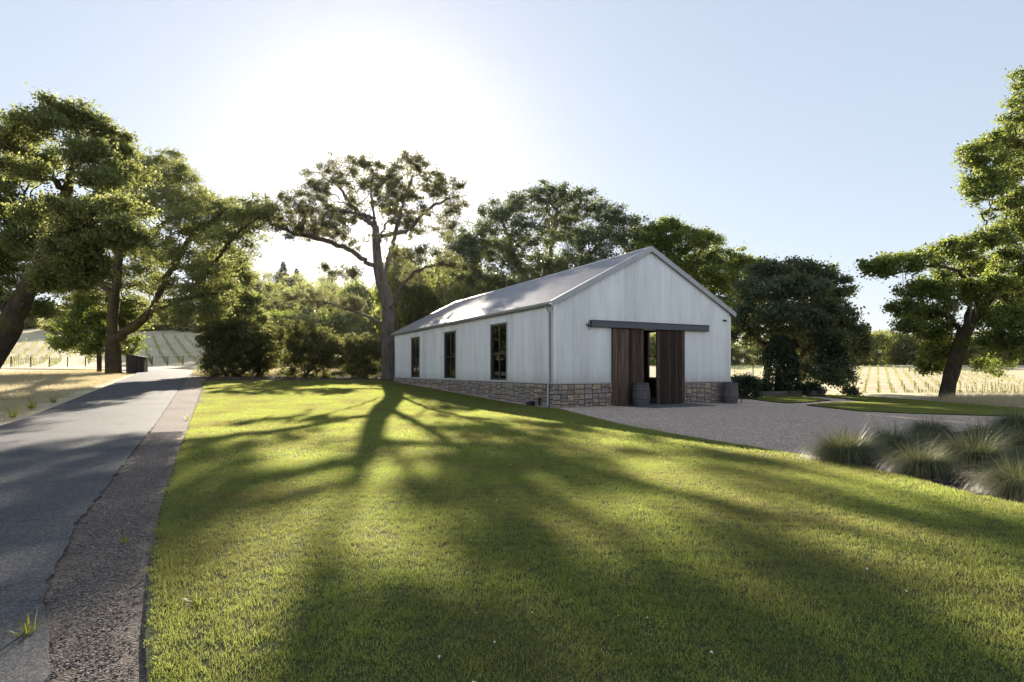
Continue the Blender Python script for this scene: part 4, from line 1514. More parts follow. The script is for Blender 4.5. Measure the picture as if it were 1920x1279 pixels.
tree('oak_tree', 'mossy oak whose trunk leans in from the left edge of the picture', lim, lb, 8, 0.40, M['leaf_gold'], M['mossy_bark'], 135000, 0.10, 0.19, 1.6, 0.3, 0.34, lichen=30, flare=1.2, lich_len=0.4)

# --- forked oak beside the drive
Y = 46.0
lim = [[np.array(at(212, Y))] + limb([(212, 665), (212, 630), (211, 595), (214, 560), (220, 520), (222, 480), (235, 430), (250, 380)], Y),
       limb([(213, 640), (240, 618, -1), (268, 600, -2), (290, 578, -3), (320, 572, -4), (355, 560, -5), (400, 550, -6)], Y),
       limb([(290, 580), (300, 545, -3.5), (325, 500, -4), (350, 460, -4), (375, 420, -4)], Y),
       limb([(222, 480), (260, 450, 3), (310, 420, 4), (350, 390, 5)], Y),
       limb([(214, 560), (180, 520, 2), (150, 490, 4), (110, 470, 5)], Y),
       limb([(355, 560), (380, 520, -6), (420, 470, -6), (450, 430, -6), (490, 405, -6)], Y)]
lb = [lob(270, 320, 40, 30, Y, 2), lob(310, 310, 40, 30, Y, 4), lob(345, 350, 45, 30, Y, 3), lob(390, 385, 45, 25, Y, 0), lob(430, 400, 45, 26, Y, -3), lob(475, 395, 45, 26, Y, -5), lob(505, 400, 30, 24, Y, -6),
      lob(300, 380, 55, 30, Y, -2), lob(360, 420, 55, 30, Y, -4), lob(420, 450, 50, 24, Y, -6), lob(465, 440, 30, 22, Y, -6), lob(240, 380, 55, 34, Y, 3), lob(220, 450, 60, 34, Y, 5), lob(280, 460, 55, 34, Y, -3),
      lob(340, 490, 55, 30, Y, -5), lob(400, 510, 45, 28, Y, -6), lob(250, 520, 55, 28, Y, 3), lob(160, 490, 55, 34, Y, 4), lob(140, 550, 45, 26, Y, 4), lob(310, 540, 45, 26, Y, -3), lob(370, 550, 45, 24, Y, -6),
      lob(330, 600, 40, 18, Y, -4), lob(285, 480, 45, 26, Y, 6), lob(330, 330, 34, 26, Y, 0), lob(240, 330, 40, 30, Y, 5), lob(390, 440, 46, 26, Y, 2), lob(450, 415, 44, 24, Y, 0), lob(360, 380, 46, 26, Y, 5), lob(190, 545, 46, 22, Y, 3), lob(240, 570, 40, 18, Y, 5), lob(100, 530, 46, 24, Y, 5), lob(410, 480, 46, 24, Y, 1), lob(350, 580, 40, 20, Y, -6), lob(300, 585, 34, 16, Y, 4), lob(460, 480, 34, 18, Y, -6), lob(400, 580, 30, 20, Y, -6), lob(430, 540, 26, 30, Y, -5)]
tree('oak_tree', 'broad oak with forked trunk growing beside the small dark hut on the drive', lim, lb, 14, 0.52, M['leaf_gold'], M['mossy_bark'], 150000, 0.135, 0.27, 1.1, 0.42, 0.5, lichen=60, flare=1.5)

# --- ivy-clad small tree behind it
Y = 49.0
lim = [[np.array(at(186, Y))] + limb([(186, 660), (187, 625), (185, 590)], Y), limb([(186, 650), (160, 635, -1), (130, 635, -1.5)], Y), limb([(187, 630), (215, 600, 1), (240, 585, 1)], Y)]
lb = [lob(185, 585, 60, 30, Y, 1), lob(140, 610, 40, 26, Y, 0), lob(150, 650, 46, 16, Y, -1), lob(120, 640, 30, 18, Y, -1), lob(235, 605, 36, 30, Y, 2), lob(240, 650, 28, 22, Y, 2), lob(186, 640, 16, 34, Y, 0)]
tree('small_tree', 'slim ivy-clad tree close behind the forked oak by the drive', lim, lb, 21, 0.17, M['leaf_green'], M['mossy_bark'], 24000, 0.18, 0.28, 1.2, 0.42, 0.5, flare=1.3)

# --- round oak rising behind the barn roof
Y = 56.0
lim = [[np.array(at(1000, Y))] + limb([(1000, 640), (1000, 590), (1002, 560)], Y),
       limb([(1001, 575), (960, 545, -1), (920, 525, -2), (890, 515, -3)], Y), limb([(1000, 570), (985, 520, 0), (965, 480, 0), (950, 440, 0), (940, 410, 0)], Y),
       limb([(1002, 565), (1020, 520, 1), (1035, 470, 1), (1040, 420, 0), (1045, 390, 0)], Y), limb([(1003, 560), (1060, 530, 0), (1100, 490, 0), (1130, 450, 0), (1150, 420, 0)], Y),
       limb([(1003, 570), (1080, 545, -2), (1150, 520, -3), (1190, 480, -4)], Y)]
lb = [lob(940, 405, 45, 26, Y, 0), lob(990, 380, 45, 26, Y, 1), lob(1040, 372, 50, 26, Y, 0), lob(1090, 385, 45, 26, Y, 0), lob(1135, 400, 40, 26, Y, -1), lob(1170, 430, 38, 30, Y, -2), lob(1190, 465, 34, 30, Y, -3),
      lob(905, 440, 35, 26, Y, -2), lob(885, 475, 40, 30, Y, -3), lob(940, 470, 46, 30, Y, 3), lob(1000, 440, 50, 30, Y, -4), lob(1060, 430, 50, 30, Y, 4), lob(1110, 460, 50, 34, Y, -3), lob(1010, 500, 50, 30, Y, 3),
      lob(1070, 500, 55, 30, Y, -3), lob(950, 520, 45, 28, Y, -2), lob(900, 530, 36, 24, Y, -3), lob(1140, 500, 45, 26, Y, -4), lob(990, 545, 50, 20, Y, -4), lob(865, 510, 34, 30, Y, -2), lob(860, 455, 30, 26, Y, 0), lob(1210, 500, 34, 26, Y, -3), lob(1030, 560, 50, 20, Y, 4), lob(920, 560, 50, 20, Y, 4), lob(1205, 450, 28, 24, Y, -1), lob(1090, 540, 50, 20, Y, 4)]
tree('oak_tree', 'wide round-headed oak rising behind the barn roof left of the gable peak', lim, lb, 27, 0.62, M['leaf_dark'], M['bark'], 125000, 0.165, 0.28, 1.0, 0.46, 0.55, lichen=30, flare=1.0)

# --- thinner oak right of the ridge
Y = 50.0
lim = [[np.array(at(1310, Y))] + limb([(1308, 640), (1305, 580), (1295, 530)], Y), limb([(1300, 560), (1270, 500, 1), (1250, 460, 1), (1235, 430, 1)], Y),
       limb([(1296, 535), (1305, 490, -1), (1320, 455, -1)], Y), limb([(1305, 590), (1345, 540, 0), (1375, 505, 0), (1390, 490, 0)], Y)]
lb = [lob(1235, 425, 34, 18, Y, 1), lob(1265, 440, 30, 22, Y, 0), lob(1310, 450, 42, 20, Y, -1), lob(1335, 470, 28, 20, Y, 0), lob(1240, 470, 30, 26, Y, 2), lob(1285, 490, 44, 26, Y, 0), lob(1375, 490, 38, 22, Y, 0), lob(1345, 520, 40, 26, Y, -1),
      lob(1300, 540, 44, 26, Y, 2), lob(1250, 520, 34, 26, Y, 2), lob(1385, 540, 34, 30, Y, 0), lob(1350, 580, 44, 26, Y, -2), lob(1390, 600, 32, 26, Y, 0), lob(1400, 510, 30, 22, Y, 0), lob(1225, 455, 30, 24, Y, 1), lob(1265, 560, 40, 24, Y, 1), lob(1320, 500, 40, 24, Y, 3), lob(1420, 560, 30, 30, Y, 1)]
tree('oak_tree', 'loose-crowned oak showing above the right slope of the barn roof', lim, lb, 33, 0.42, M['leaf_green'], M['bark'], 80000, 0.165, 0.28, 1.1, 0.44, 0.55, flare=1.0)

# --- dense dark oak right of the barn
Y = 38.0
b0 = at(1492, Y)
lim = [[np.array(b0)] + limb([(1490, 715), (1486, 690), (1480, 660), (1470, 620), (1465, 580)], Y),
       limb([(1484, 680), (1455, 662, -1), (1432, 645, -1.5), (1405, 625, -2), (1385, 610, -2)], Y), limb([(1486, 690), (1500, 668, -1.5), (1515, 655, -2.5), (1545, 640, -3), (1580, 635, -3)], Y),
       limb([(1480, 655), (1510, 610, 1.5), (1530, 570, 2), (1540, 540, 2)], Y), limb([(1475, 640), (1440, 590, 1), (1420, 560, 1)], Y), limb([(1515, 655), (1540, 690, -3), (1560, 710, -3.5)], Y)]
lb = [lob(1440, 515, 42, 24, Y, 0), lob(1490, 505, 42, 20, Y, 1), lob(1535, 515, 40, 20, Y, 1), lob(1570, 545, 30, 26, Y, 0), lob(1410, 545, 36, 26, Y, -1), lob(1460, 545, 44, 22, Y, -3), lob(1515, 545, 44, 22, Y, -3), lob(1560, 585, 40, 24, Y, -2),
      lob(1400, 590, 34, 28, Y, -2), lob(1450, 590, 44, 24, Y, -3.5), lob(1500, 585, 44, 26, Y, 3), lob(1520, 600, 40, 22, Y, -3.5), lob(1590, 620, 38, 26, Y, -1), lob(1550, 635, 46, 24, Y, -3), lob(1440, 620, 40, 20, Y, -2),
      lob(1390, 630, 30, 26, Y, -1), lob(1600, 655, 28, 26, Y, -1), lob(1560, 675, 44, 24, Y, -3), lob(1540, 705, 42, 20, Y, -3.5), lob(1585, 705, 24, 24, Y, -2), lob(1500, 640, 40, 20, Y, 3), lob(1590, 735, 18, 10, Y, -3)]
tree('oak_tree', 'dense dark-green spreading oak behind the ivy column right of the barn', lim, lb, 41, 0.42, M['leaf_dark'], M['mossy_bark'], 90000, 0.15, 0.22, 1.5, 0.36, 0.42, flare=1.4)

# --- leaning oak at the right frame edge
Y = 30.0
lim = [[np.array(at(1775, Y))] + limb([(1783, 700), (1797, 655), (1812, 620), (1835, 580), (1865, 548), (1905, 520), (1950, 480), (1965, 420), (1960, 340), (1950, 270)], Y),
       limb([(1812, 620), (1815, 580, 1), (1835, 535, 2), (1850, 510, 2.5)], Y), limb([(1835, 580), (1830, 550, -1.5), (1810, 520, -2.5), (1780, 500, -3), (1740, 500, -3), (1690, 510, -3), (1650, 520, -3)], Y),
       limb([(1865, 548), (1900, 570, -2), (1940, 590, -3), (1960, 620, -3.5)], Y), limb([(1955, 380), (1920, 380, -1), (1880, 390, -1.5), (1840, 400, -1.5)], Y),
       limb([(1955, 330), (1920, 265, -1), (1880, 262, -1), (1850, 270, -1)], Y), limb([(1805, 640), (1790, 600, 1), (1760, 580, 2), (1720, 580, 2.5)], Y)]
lb = [lob(1650, 505, 34, 20, Y, -3), lob(1690, 495, 38, 20, Y, -3), lob(1740, 490, 40, 22, Y, -3), lob(1790, 470, 44, 24, Y, -2), lob(1865, 450, 44, 20, Y, -2), lob(1900, 430, 44, 30, Y, 0), lob(1830, 290, 34, 26, Y, -1), lob(1875, 270, 40, 28, Y, 0), lob(1850, 330, 46, 26, Y, -1),
      lob(1900, 320, 40, 34, Y, 1), lob(1845, 362, 36, 16, Y, -1.5), lob(1915, 375, 36, 20, Y, -1), lob(1905, 210, 34, 26, Y, 0), lob(1920, 150, 24, 24, Y, 0), lob(1950, 250, 50, 50, Y, 1), lob(1970, 400, 60, 60, Y, 2),
      lob(1720, 545, 44, 20, Y, -1), lob(1770, 530, 44, 22, Y, 1.5), lob(1840, 500, 46, 24, Y, 2.5), lob(1900, 490, 40, 26, Y, -2), lob(1690, 580, 30, 18, Y, 2), lob(1740, 590, 44, 18, Y, 2.5), lob(1890, 560, 36, 26, Y, 3),
      lob(1890, 600, 36, 26, Y, -3), lob(1930, 640, 40, 34, Y, -3), lob(1870, 640, 34, 24, Y, -2), lob(1760, 640, 34, 26, Y, 3), lob(1745, 685, 26, 20, Y, 3), lob(1870, 690, 26, 16, Y, 3), lob(1935, 560, 40, 30, Y, 0), lob(1960, 520, 40, 40, Y, -2), lob(1735, 620, 36, 22, Y, 1), lob(1755, 665, 26, 22, Y, 1), lob(1700, 615, 30, 16, Y, 0), lob(1865, 600, 30, 20, Y, 0), lob(1900, 660, 34, 22, Y, 0), lob(1910, 600, 34, 22, Y, 2), lob(1800, 560, 40, 16, Y, -2), lob(1840, 545, 40, 18, Y, -2.5), lob(1880, 530, 36, 18, Y, -3)]
tree('oak_tree', 'bright green oak leaning right at the right edge of the picture', lim, lb, 47, 0.33, M['leaf_green'], M['mossy_bark'], 140000, 0.125, 0.19, 1.5, 0.32, 0.38, lichen=90, flare=1.3, lich_len=0.95)

# ------------------------------------------------------------------ shrubs


def shrub(name, label, base, rx, ry, h, seed, mat, nleaf, lsize, stems=6, group=None, zlow=0.1, droop=0.0):
    r = np.random.default_rng(seed)
    base = np.array(base)
    limbs = [[base, base + np.array((0, 0, h * 0.25))]]
    for k in range(stems):
        a = 2 * math.pi * k / stems + r.uniform(-0.3, 0.3); q = r.uniform(0.35, 0.7)
        limbs.append([base + np.array((0, 0, 0.05)), base + np.array((rx * q * 0.5 * math.cos(a), ry * q * 0.5 * math.sin(a), h * 0.35)), base + np.array((rx * q * math.cos(a), ry * q * math.sin(a), h * r.uniform(0.55, 0.85)))])
    lobes = []
    for k in range(20):
        a = r.uniform(0, 6.28); q = r.uniform(0.25, 0.66); z = r.uniform(0.10, 0.8)
        sh = math.sqrt(max(0.1, 1 - (2 * z - 0.9) ** 2))
        lobes.append((base + np.array((rx * q * sh * math.cos(a), ry * q * sh * math.sin(a), h * z)), (rx * 0.45, ry * 0.45, h * 0.22)))
    lobes.append((base + np.array((0, 0, h * 0.52)), (rx * 0.75, ry * 0.75, h * 0.44)))
    return tree(name, label, limbs, lobes, seed, 0.09, mat, M['mossy_bark'], nleaf, lsize, 0.16, 1.5, 0.3, 0.34, flare=1.0, trunk_name='stem', group=group, cat='shrub')


def pxw(w, Y): return w / F * Y


Y = 45.0
shrub('shrub', 'big round dark shrub beside the end of the drive', at(425, Y), pxw(56, Y), 2.1, 4.5, 51, M['leaf_shrub'], 36000, 0.12)
shrub('shrub', 'dark low shrub just right of the big round one', at(490, 46), pxw(44, 46), 1.6, 3.7, 52, M['leaf_shrub'], 22000, 0.12)
shrub('shrub', 'wide dark shrub in the middle behind the lawn', at(575, 45), pxw(86, 45), 1.8, 4.3, 53, M['leaf_shrub'], 36000, 0.12)
shrub('shrub', 'thin twiggy shrub just left of the tall gnarled oak\'s trunk', at(672, 46), pxw(64, 46), 1.5, 3.5, 54, M['leaf_shrub'], 22000, 0.12)
# taller yellow-green tree behind the round shrub
Y = 50.0
lim = [[np.array(at(440, Y))] + limb([(440, 640), (430, 590), (425, 550)], Y), limb([(438, 630), (460, 590), (480, 560)], Y)]
lb = [lob(410, 545, 36, 30, Y, 0), lob(440, 520, 34, 28, Y, 1), lob(410, 590, 34, 26, Y, -1), lob(455, 570, 34, 26, Y, 0), lob(480, 600, 26, 24, Y, -1), lob(430, 620, 40, 20, Y, 0), lob(395, 500, 26, 22, Y, 0)]
tree('small_tree', 'yellow-green bushy tree rising behind the big round shrub', lim, lb, 57, 0.2, M['leaf_gold'], M['bark'], 34000, 0.18, 0.28, 1.2, 0.42, 0.5, flare=1.0)

# ivy column, low planting and timber-edged beds right of the barn
Y = 34.0
p = at(1463, Y)
root = empty('ivy_column', p)
tag(root, 'upright column of dark ivy standing in front of the dense oak', 'ivy')
r = np.random.default_rng(61)
n = 16000
th = r.uniform(0, 6.28, n); z = r.uniform(0.0, 3.5, n)
rad = 0.92 * np.sqrt(np.clip(1 - ((z - 1.5) / 2.1) ** 2, 0.05, 1)) * (1 + 0.13 * np.sin(3 * th + 2.1 * z) + 0.10 * np.sin(5 * th - 3.3 * z))
rad = rad * r.uniform(0.72, 1.03, n) ** 0.6 + r.normal(0, 0.04, n)
C = np.stack([rad * np.cos(th), rad * np.sin(th), z], 1)
lv, lq = leaf_cloud(C, r, 0.10)
obj('foliage', np_mesh('foliage', lv, lq), M['leaf_ivy'], root)
m = MB(); m.tube([(0, 0, -0.2), (0.03, 0, 1.2), (-0.02, 0.02, 2.4), (0.05, 0, 3.1)], [0.34, 0.3, 0.26, 0.16], 10); m.build('stump', M['mossy_bark'], root, smooth=True)
shrub('shrub', 'low dark shrub beside the right corner of the barn', at(1397, 30.5), 0.85, 0.8, 1.25, 62, M['leaf_ivy'], 9000, 0.08)
shrub('shrub', 'low dark shrub between the barn-corner shrub and the ivy column', at(1428, 33.4), 0.75, 0.6, 0.95, 63, M['leaf_ivy'], 6000, 0.08)
shrub('shrub', 'low dark shrub right of the ivy column behind timber edging', at(1516, 33.8), 0.95, 0.6, 0.75, 64, M['leaf_ivy'], 6000, 0.08)


def planter(px0, px1, Y, label, hgt=0.32):
    a, c = at(px0, Y), at(px1, Y + 0.4)
    L = (Vector((c.x, c.y, 0)) - Vector((a.x, a.y, 0))).length
    o = empty('planter_box', (a.x, a.y, min(a.z, c.z) - 0.02), math.atan2(c.y - a.y, c.x - a.x))
    tag(o, label, 'planter', 'timber planters')
    for y0 in (0.0, 0.8):
        for k in range(2):
            m = MB(); m.box(0, L, y0, y0 + 0.06, k * hgt / 2 + 0.004, (k + 1) * hgt / 2 - 0.004); m.build('plank', M['sleeper'], o, 0.006)
    for x0 in (0.0, L - 0.06):
        m = MB(); m.box(x0, x0 + 0.06, 0.062, 0.798, 0, hgt - 0.01); m.build('end_plank', M['sleeper'], o, 0.006)
    m = MB(); m.box(0.06, L - 0.06, 0.06, 0.8, 0, hgt - 0.06); m.build('soil', M['soil'], o)


planter(1377, 1404, 30.0, 'short timber planter next to the thin black post at the barn')
planter(1430, 1478, 32.6, 'timber planter at the foot of the ivy column')
planter(1480, 1505, 32.9, 'timber planter just right of the ivy column')
planter(1524, 1547, 33.2, 'rightmost short timber planter by the side lawn')
for i, (px, Yk, h, lbl) in enumerate(((1412, 33.6, 1.9, 'thin wooden stake standing left of the ivy column'), (1433, 34.5, 1.5, 'leaning thin stake close to the ivy column'))):
    q = at(px, Yk)
    m = MB(); m.tube([(0, 0, -0.1), (0.0 if i == 0 else 0.28, 0, h)], [0.03, 0.022], 6)
    o = m.build('garden_stake', M['stake_wood']); o.location = q
    tag(o, lbl, 'stake')

# ------------------------------------------------------------------ tussocks in the bed


def tussock_mesh(seed, w):
    r = np.random.default_rng(seed)
    V, Q = blades(r, 2600, 0.24, 0.76, 0.0078, 1.0, 0.34, 6, 0.12, 0.2, centre=True, lvar=0.22)
    V2, Q2 = blades(r, 1100, 0.22, 0.50, 0.0075, 0.75, 0.42, 5, 0.12, 0.25, centre=True, lvar=0.35)
    return np_mesh('foliage', np.concatenate([V, V2]), np.concatenate([Q, Q2 + len(V)]))


TM = [tussock_mesh(s, 1) for s in (71, 72, 73, 74)]
for t_ in TM: t_.materials.append(M['tussock'])
tus = [(1587, 866, 1.05, 0.98, 'wide arching tussock at the bed\'s left tip, nearest the gravel'),
       (1672, 852, 0.85, 0.95, 'tussock just behind the leftmost one at the gravel edge'),
       (1728, 892, 0.80, 0.82, 'smaller tussock in the front middle of the bed'),
       (1744, 826, 0.80, 0.95, 'rearmost small tussock beside the gravel court'),
       (1826, 876, 1.05, 1.0, 'large tussock in the middle of the bed'),
       (1895, 858, 0.95, 1.0, 'tussock behind the large middle one at the right edge'),
       (1918, 932, 0.78, 0.80, 'nearest tussock at the right frame edge beside the lawn'),
       (1908, 812, 1.0, 1.05, 'sunlit yellowish tussock at the far right of the gravel'),
       (1842, 838, 0.75, 0.9, 'small tussock between the rear and the large middle tussocks')]
for i, (px, py, sw, sh, lbl) in enumerate(tus):
    g = G(px, py)
    o = empty('tussock', (g[0], g[1], Hs(*g) + 0.005), i * 1.3)
    tag(o, lbl, 'grass', 'tussocks in the planting bed')
    f = obj('foliage', TM[i % 4], None, o)
    sw *= 0.82
    f.scale = (sw, sw * (0.9 + 0.05 * (i % 4)), sh * 1.12)
    f.rotation_euler = (0.06 * ((i % 3) - 1), 0.07 * ((i % 5) - 2) / 2, 0)
# drip line in the bed
pts = [np.array((*G(px, py), 0)) for px, py in ((1740, 905), (1790, 912), (1840, 922), (1890, 928), (1930, 930))]
m = MB(); m.tube([(q[0], q[1], Hs(q[0], q[1]) + 0.025) for q in smooth_poly(pts)], 0.011, 6)
tag(m.build('drip_hose', M['black'], smooth=True), 'thin black drip hose lying in the tussock bed', 'hose')

# sprigs of grass and weeds
def sprig(px, py, label, sc_, seed, mat, n=24, h=0.12):
    g = G(px, py)
    r = np.random.default_rng(seed)
    me = np_mesh('weed_tuft', *blades(r, n, 0.04, h, 0.008, 0.7, 0.5, 3, 0.15, 0.35, centre=True))
    o = obj('weed_tuft', me, mat); o.location = (g[0], g[1], Hs(*g) + 0.03); o.scale = (sc_,) * 3
    tag(o, label, 'weed')


sprig(48, 1206, 'bright green sprig growing from the crack in the drive', 1.0, 81, M['leaf_vine'], 22, 0.075)
sprig(372, 1148, 'coarse bright tuft standing out in the lawn near its left edge', 1.0, 82, M['leaf_vine'], 26, 0.07)
sprig(352, 788, 'small weed on the gravel strip beside the lawn', 1.5, 83, M['leaf_vine'], 20, 0.12)
sprig(236, 1023, 'tiny weed in the middle of the gravel strip', 0.8, 84, M['leaf_vine'], 16, 0.09)
for i, (px, py, s_) in enumerate(((60, 768, 2.2), (25, 785, 2.0), (100, 757, 1.6))):
    sprig(px, py, ['big green weed clump on the bank edge beside the drive', 'green weed clump nearest the left frame edge beside the drive', 'smaller green weed clump further along the bank edge'][i], s_, 85 + i, M['leaf_vine'], 60, 0.16)

# white clover heads and petals in the lawn
r = np.random.default_rng(91)
q = np.stack([r.uniform(-3, 7, 400), r.uniform(2.2, 12, 400)], 1)
q = q[inside(LAWN, q)][:110]
V, Q = leaf_cloud(np.column_stack([q, H(q[:, 0], q[:, 1]) + 0.062]), r, 0.014, aspect=0.9)
o = obj('clover_flowers', np_mesh('clover_flowers', V, Q), M['petal'])
tag(o, 'tiny white clover heads dotted over the lawn', 'flowers', kind='stuff')

# ------------------------------------------------------------------ hut beside the drive
Yh = 50.0
p = at(257, Yh)
hut = empty('hut', p, R(14))
tag(hut, 'small dark wooden hut with a sloping roof beside the forked oak', 'hut')
wd, dp, h0, h1 = 1.36, 0.9, 1.26, 1.5
n = 9
for k in range(n):
    x0 = -wd / 2 + wd * k / n; x1 = x0 + wd / n
    m = MB(); hm = h1 + (h0 - h1) * (k + 0.5) / n
    m.box(x0 + 0.004, x1 - 0.004, -dp / 2 - 0.02, -dp / 2, 0, hm); m.build('plank', M['shed_wood'], hut)
m = MB()
m.prism([(-wd / 2, -0.1), (wd / 2, -0.1), (wd / 2, h0 - 0.01), (-wd / 2, h1 - 0.01)], -dp / 2 + 0.004, dp / 2, lambda u, v, d: (u, d, v)); m.build('wall', M['shed_wood'], hut)
m = MB()
m.prism([(-wd / 2 - 0.1, h1 + 0.02), (wd / 2 + 0.12, h0 - 0.012), (wd / 2 + 0.12, h0 + 0.045), (-wd / 2 - 0.1, h1 + 0.075)], -dp / 2 - 0.14, dp / 2 + 0.1, lambda u, v, d: (u, d, v)); m.build('roof', M['shed_wood'], hut)

# ------------------------------------------------------------------ vineyards


def vine_proto(seed, h, leaves, ls, stake_r):
    r = np.random.default_rng(seed)
    m = MB(); m.tube([(0, 0, -0.1), (r.uniform(-.03, .03), 0, h)], stake_r, 4)
    st = py_mesh('stake', m.v, m.f); st.materials.append(M['stake_wood'])
    z = r.uniform(0.15, h * 0.95, leaves)
    C = np.stack([r.normal(0, 0.13, leaves), r.normal(0, 0.13, leaves), z], 1)
    fo = np_mesh('foliage', *leaf_cloud(C, r, ls)); fo.materials.append(M['leaf_vine'])
    return st, fo


VP_R = [vine_proto(s, 0.95, 26, 0.15, 0.03) for s in (1, 2, 3, 4)]
VP_L = [vine_proto(s, 1.15, 15, 0.18, 0.03) for s in (5, 6, 7, 8)]


def vine(p, pr, label, group, s=1.0, rz=0.0):
    o = empty('grapevine', p, rz); tag(o, label, 'vine', group)
    for nm, me in zip(('stake', 'foliage'), pr):
        c = obj(nm, me, None, o); c.scale = (s, s, s)


rv = random.Random(5)
dirR = np.array((0.53, 0.848))               # rows run away to the right
perp = np.array((0.848, -0.53))
origin = np.array((46.0, 80.0))
cand = []
for i in range(-22, 16):
    for j in range(-3, 34):
        q = origin + perp * i * 1.75 + dirR * j * 2.9
        q = q + np.array((rv.uniform(-.15, .15), rv.uniform(-.15, .15)))
        px = 960 + F * q[0] / q[1]
        if 66 < q[1] < 168 and 1365 < px < 1930 and rv.random() < 0.9:
            cand.append((q[1], q, px))
cand.sort(key=lambda c: c[0])
# the ones hidden behind the dense oak and the barn are left out
vis = [c for c in cand if not (1440 < c[2] < 1600 and c[0] > 0)]
ind, rest = vis[:200], vis[200:]
for k, (d, q, px) in enumerate(ind):
    vine((q[0], q[1], Hs(*q)), VP_R[k % 4], 'young grapevine on a short stake in the dry field right of the barn', 'grapevines in the right-hand field', rv.uniform(0.8, 1.25), rv.uniform(0, 6))


def vine_mass(name, pts, protos, label):
    V, Q = [], []; off = 0
    r = np.random.default_rng(9)
    for p in pts:
        me = protos[r.integers(0, 4)][1]
        a = np.zeros(len(me.vertices) * 3); me.vertices.foreach_get('co', a); a = a.reshape(-1, 3)
        V.append(a * r.uniform(0.8, 1.2) + np.array((p[0], p[1], Hs(*p[:2])))); Q.append(np.arange(len(a)).reshape(-1, 4) + off); off += len(a)
    if V:
        tag(obj(name, np_mesh(name, np.concatenate(V), np.concatenate(Q)), M['leaf_vine']), label, 'vines', kind='stuff')


vine_mass('far_grapevines', [c[1] for c in rest], VP_R, 'rows of far grapevines at the back of the right-hand field')

# left hillside: rows climb the slope
dirL = unit(np.array((-30.6, 46.0))); perpL = np.array((dirL[1], -dirL[0]))
origin = np.array((-59.0, 100.0))
lefts = []
for i in range(-34, 12):
    for j in range(0, 30):
        q = origin + perpL * i * 2.25 + dirL * (j * 2.0) + dirL * (0.0 if i > -8 else 0)
        px = 960 + F * q[0] / q[1]
        if 85 < q[1] < 150 and -30 < px < 385 and not (118 < px < 165):
            lefts.append((q[1], q, px, j))
lefts.sort(key=lambda c: c[0])
vv = [c for c in lefts if not (175 < c[2] < 250)]
for k, (d, q, px, j) in enumerate(vv[:100]):
    vine((q[0], q[1], Hs(*q)), VP_L[k % 4], 'grapevine in the lower rows on the bright slope left of the drive', 'grapevines on the left slope', rv.uniform(0.85, 1.2), rv.uniform(0, 6))
vine_mass('hillside_grapevines', [c[1] for c in vv[100:]], VP_L, 'rows of grapevines climbing the bright slope on the left')
# end posts of the rows
for i in range(-26, 12):
    q = origin + perpL * i * 2.25 - dirL * 1.6
    px = 960 + F * q[0] / q[1]
    if not (0 < px < 385) or 165 < px < 272 or q[1] < 80: continue
    m = MB(); m.tube([(0, 0, -0.2), (0.05, 0, 1.55)], 0.075, 6)
    o = m.build('row_post', M['stake_wood']); o.location = (q[0], q[1], Hs(*q))
    tag(o, 'dark wooden end post of a vine row at the foot of the left slope', 'post', 'vine row end posts')

# ------------------------------------------------------------------ background trees


def far_proto(seed, w, h, mat, nleaf, ls, conical=False):
    r = np.random.default_rng(seed)
    if conical:
        limbs = [np.array([(0, 0, -0.3), (0, 0, h * 0.5), (0, 0, h * 0.97)])]
        C = []
        for k in range(nleaf):
            z = h * (0.08 + 0.92 * r.uniform() ** 1.2)
            rr = w * 0.5 * (1 - z / h) ** 0.8 * (0.35 + 0.65 * math.sqrt(r.uniform())) * (0.75 + 0.25 * math.sin(z * 5))
            a = r.uniform(0, 6.28)
            C.append((rr * math.cos(a), rr * math.sin(a), z - rr * 0.25))
        m = MB(); m.tube([(0, 0, -0.3), (0, 0, h * 0.95)], [w * 0.05, 0.03], 6)
        tm = py_mesh('trunk', m.v, m.f, True)
        lv, lq = leaf_cloud(np.array(C), r, ls)
    else:
        limbs = [np.array([(0, 0, -0.3), (0.1, 0, h * 0.18), (0.0, 0.1, h * 0.35)])]
        for k in range(4):
            a = k * 1.57 + r.uniform(-.4, .4)
            limbs.append(np.array([(0, 0, h * 0.25), (w * 0.15 * math.cos(a), w * 0.15 * math.sin(a), h * 0.42), (w * 0.3 * math.cos(a), w * 0.3 * math.sin(a), h * 0.62)]))
        lobes = []
        for k in range(24):
            a = r.uniform(0, 6.28); q = r.uniform(0.12, 0.40); z = r.uniform(0.14, 0.88)
            q *= math.sqrt(max(0.15, 1 - (2 * z - 1.05) ** 2))
            lobes.append((np.array((w * q * math.cos(a), w * q * math.sin(a), h * z)), (w * 0.16, w * 0.16, h * 0.10)))
        pos, par = grow(limbs, lobes, seed, 1.6 * 8 / w, step=w * 0.05, kill=w * 0.06, gnarl=0.35, maxp=1100)
        V, Q, rad, cnt = skeleton_mesh(pos, par, w * 0.035, r_tip=0.02)
        tm = np_mesh('trunk', V, Q, True)
        cand = np.where(cnt <= 5)[0]; cand = cand[cand > 6]
        wg = r.gamma(0.55, 1.0, len(cand)); pick = r.choice(cand, nleaf, p=wg / wg.sum())
        C = pos[pick] + r.normal(0, 1, (nleaf, 3)) * np.array((0.045, 0.045, 0.028)) * w
        lv, lq = leaf_cloud(C, r, ls)
    tm.materials.append(M['bark'])
    cm = np_mesh('crown', lv, lq); cm.materials.append(mat)
    return tm, cm


FP = [far_proto(201, 10, 10, M['leaf_far'], 16000, 0.26), far_proto(202, 9, 11, M['leaf_far'], 16000, 0.26), far_proto(203, 11, 9, M['leaf_green'], 16000, 0.28), far_proto(204, 9, 9, M['leaf_gold'], 16000, 0.26)]
FC = far_proto(205, 6, 16, M['needle'], 3500, 0.42, True)


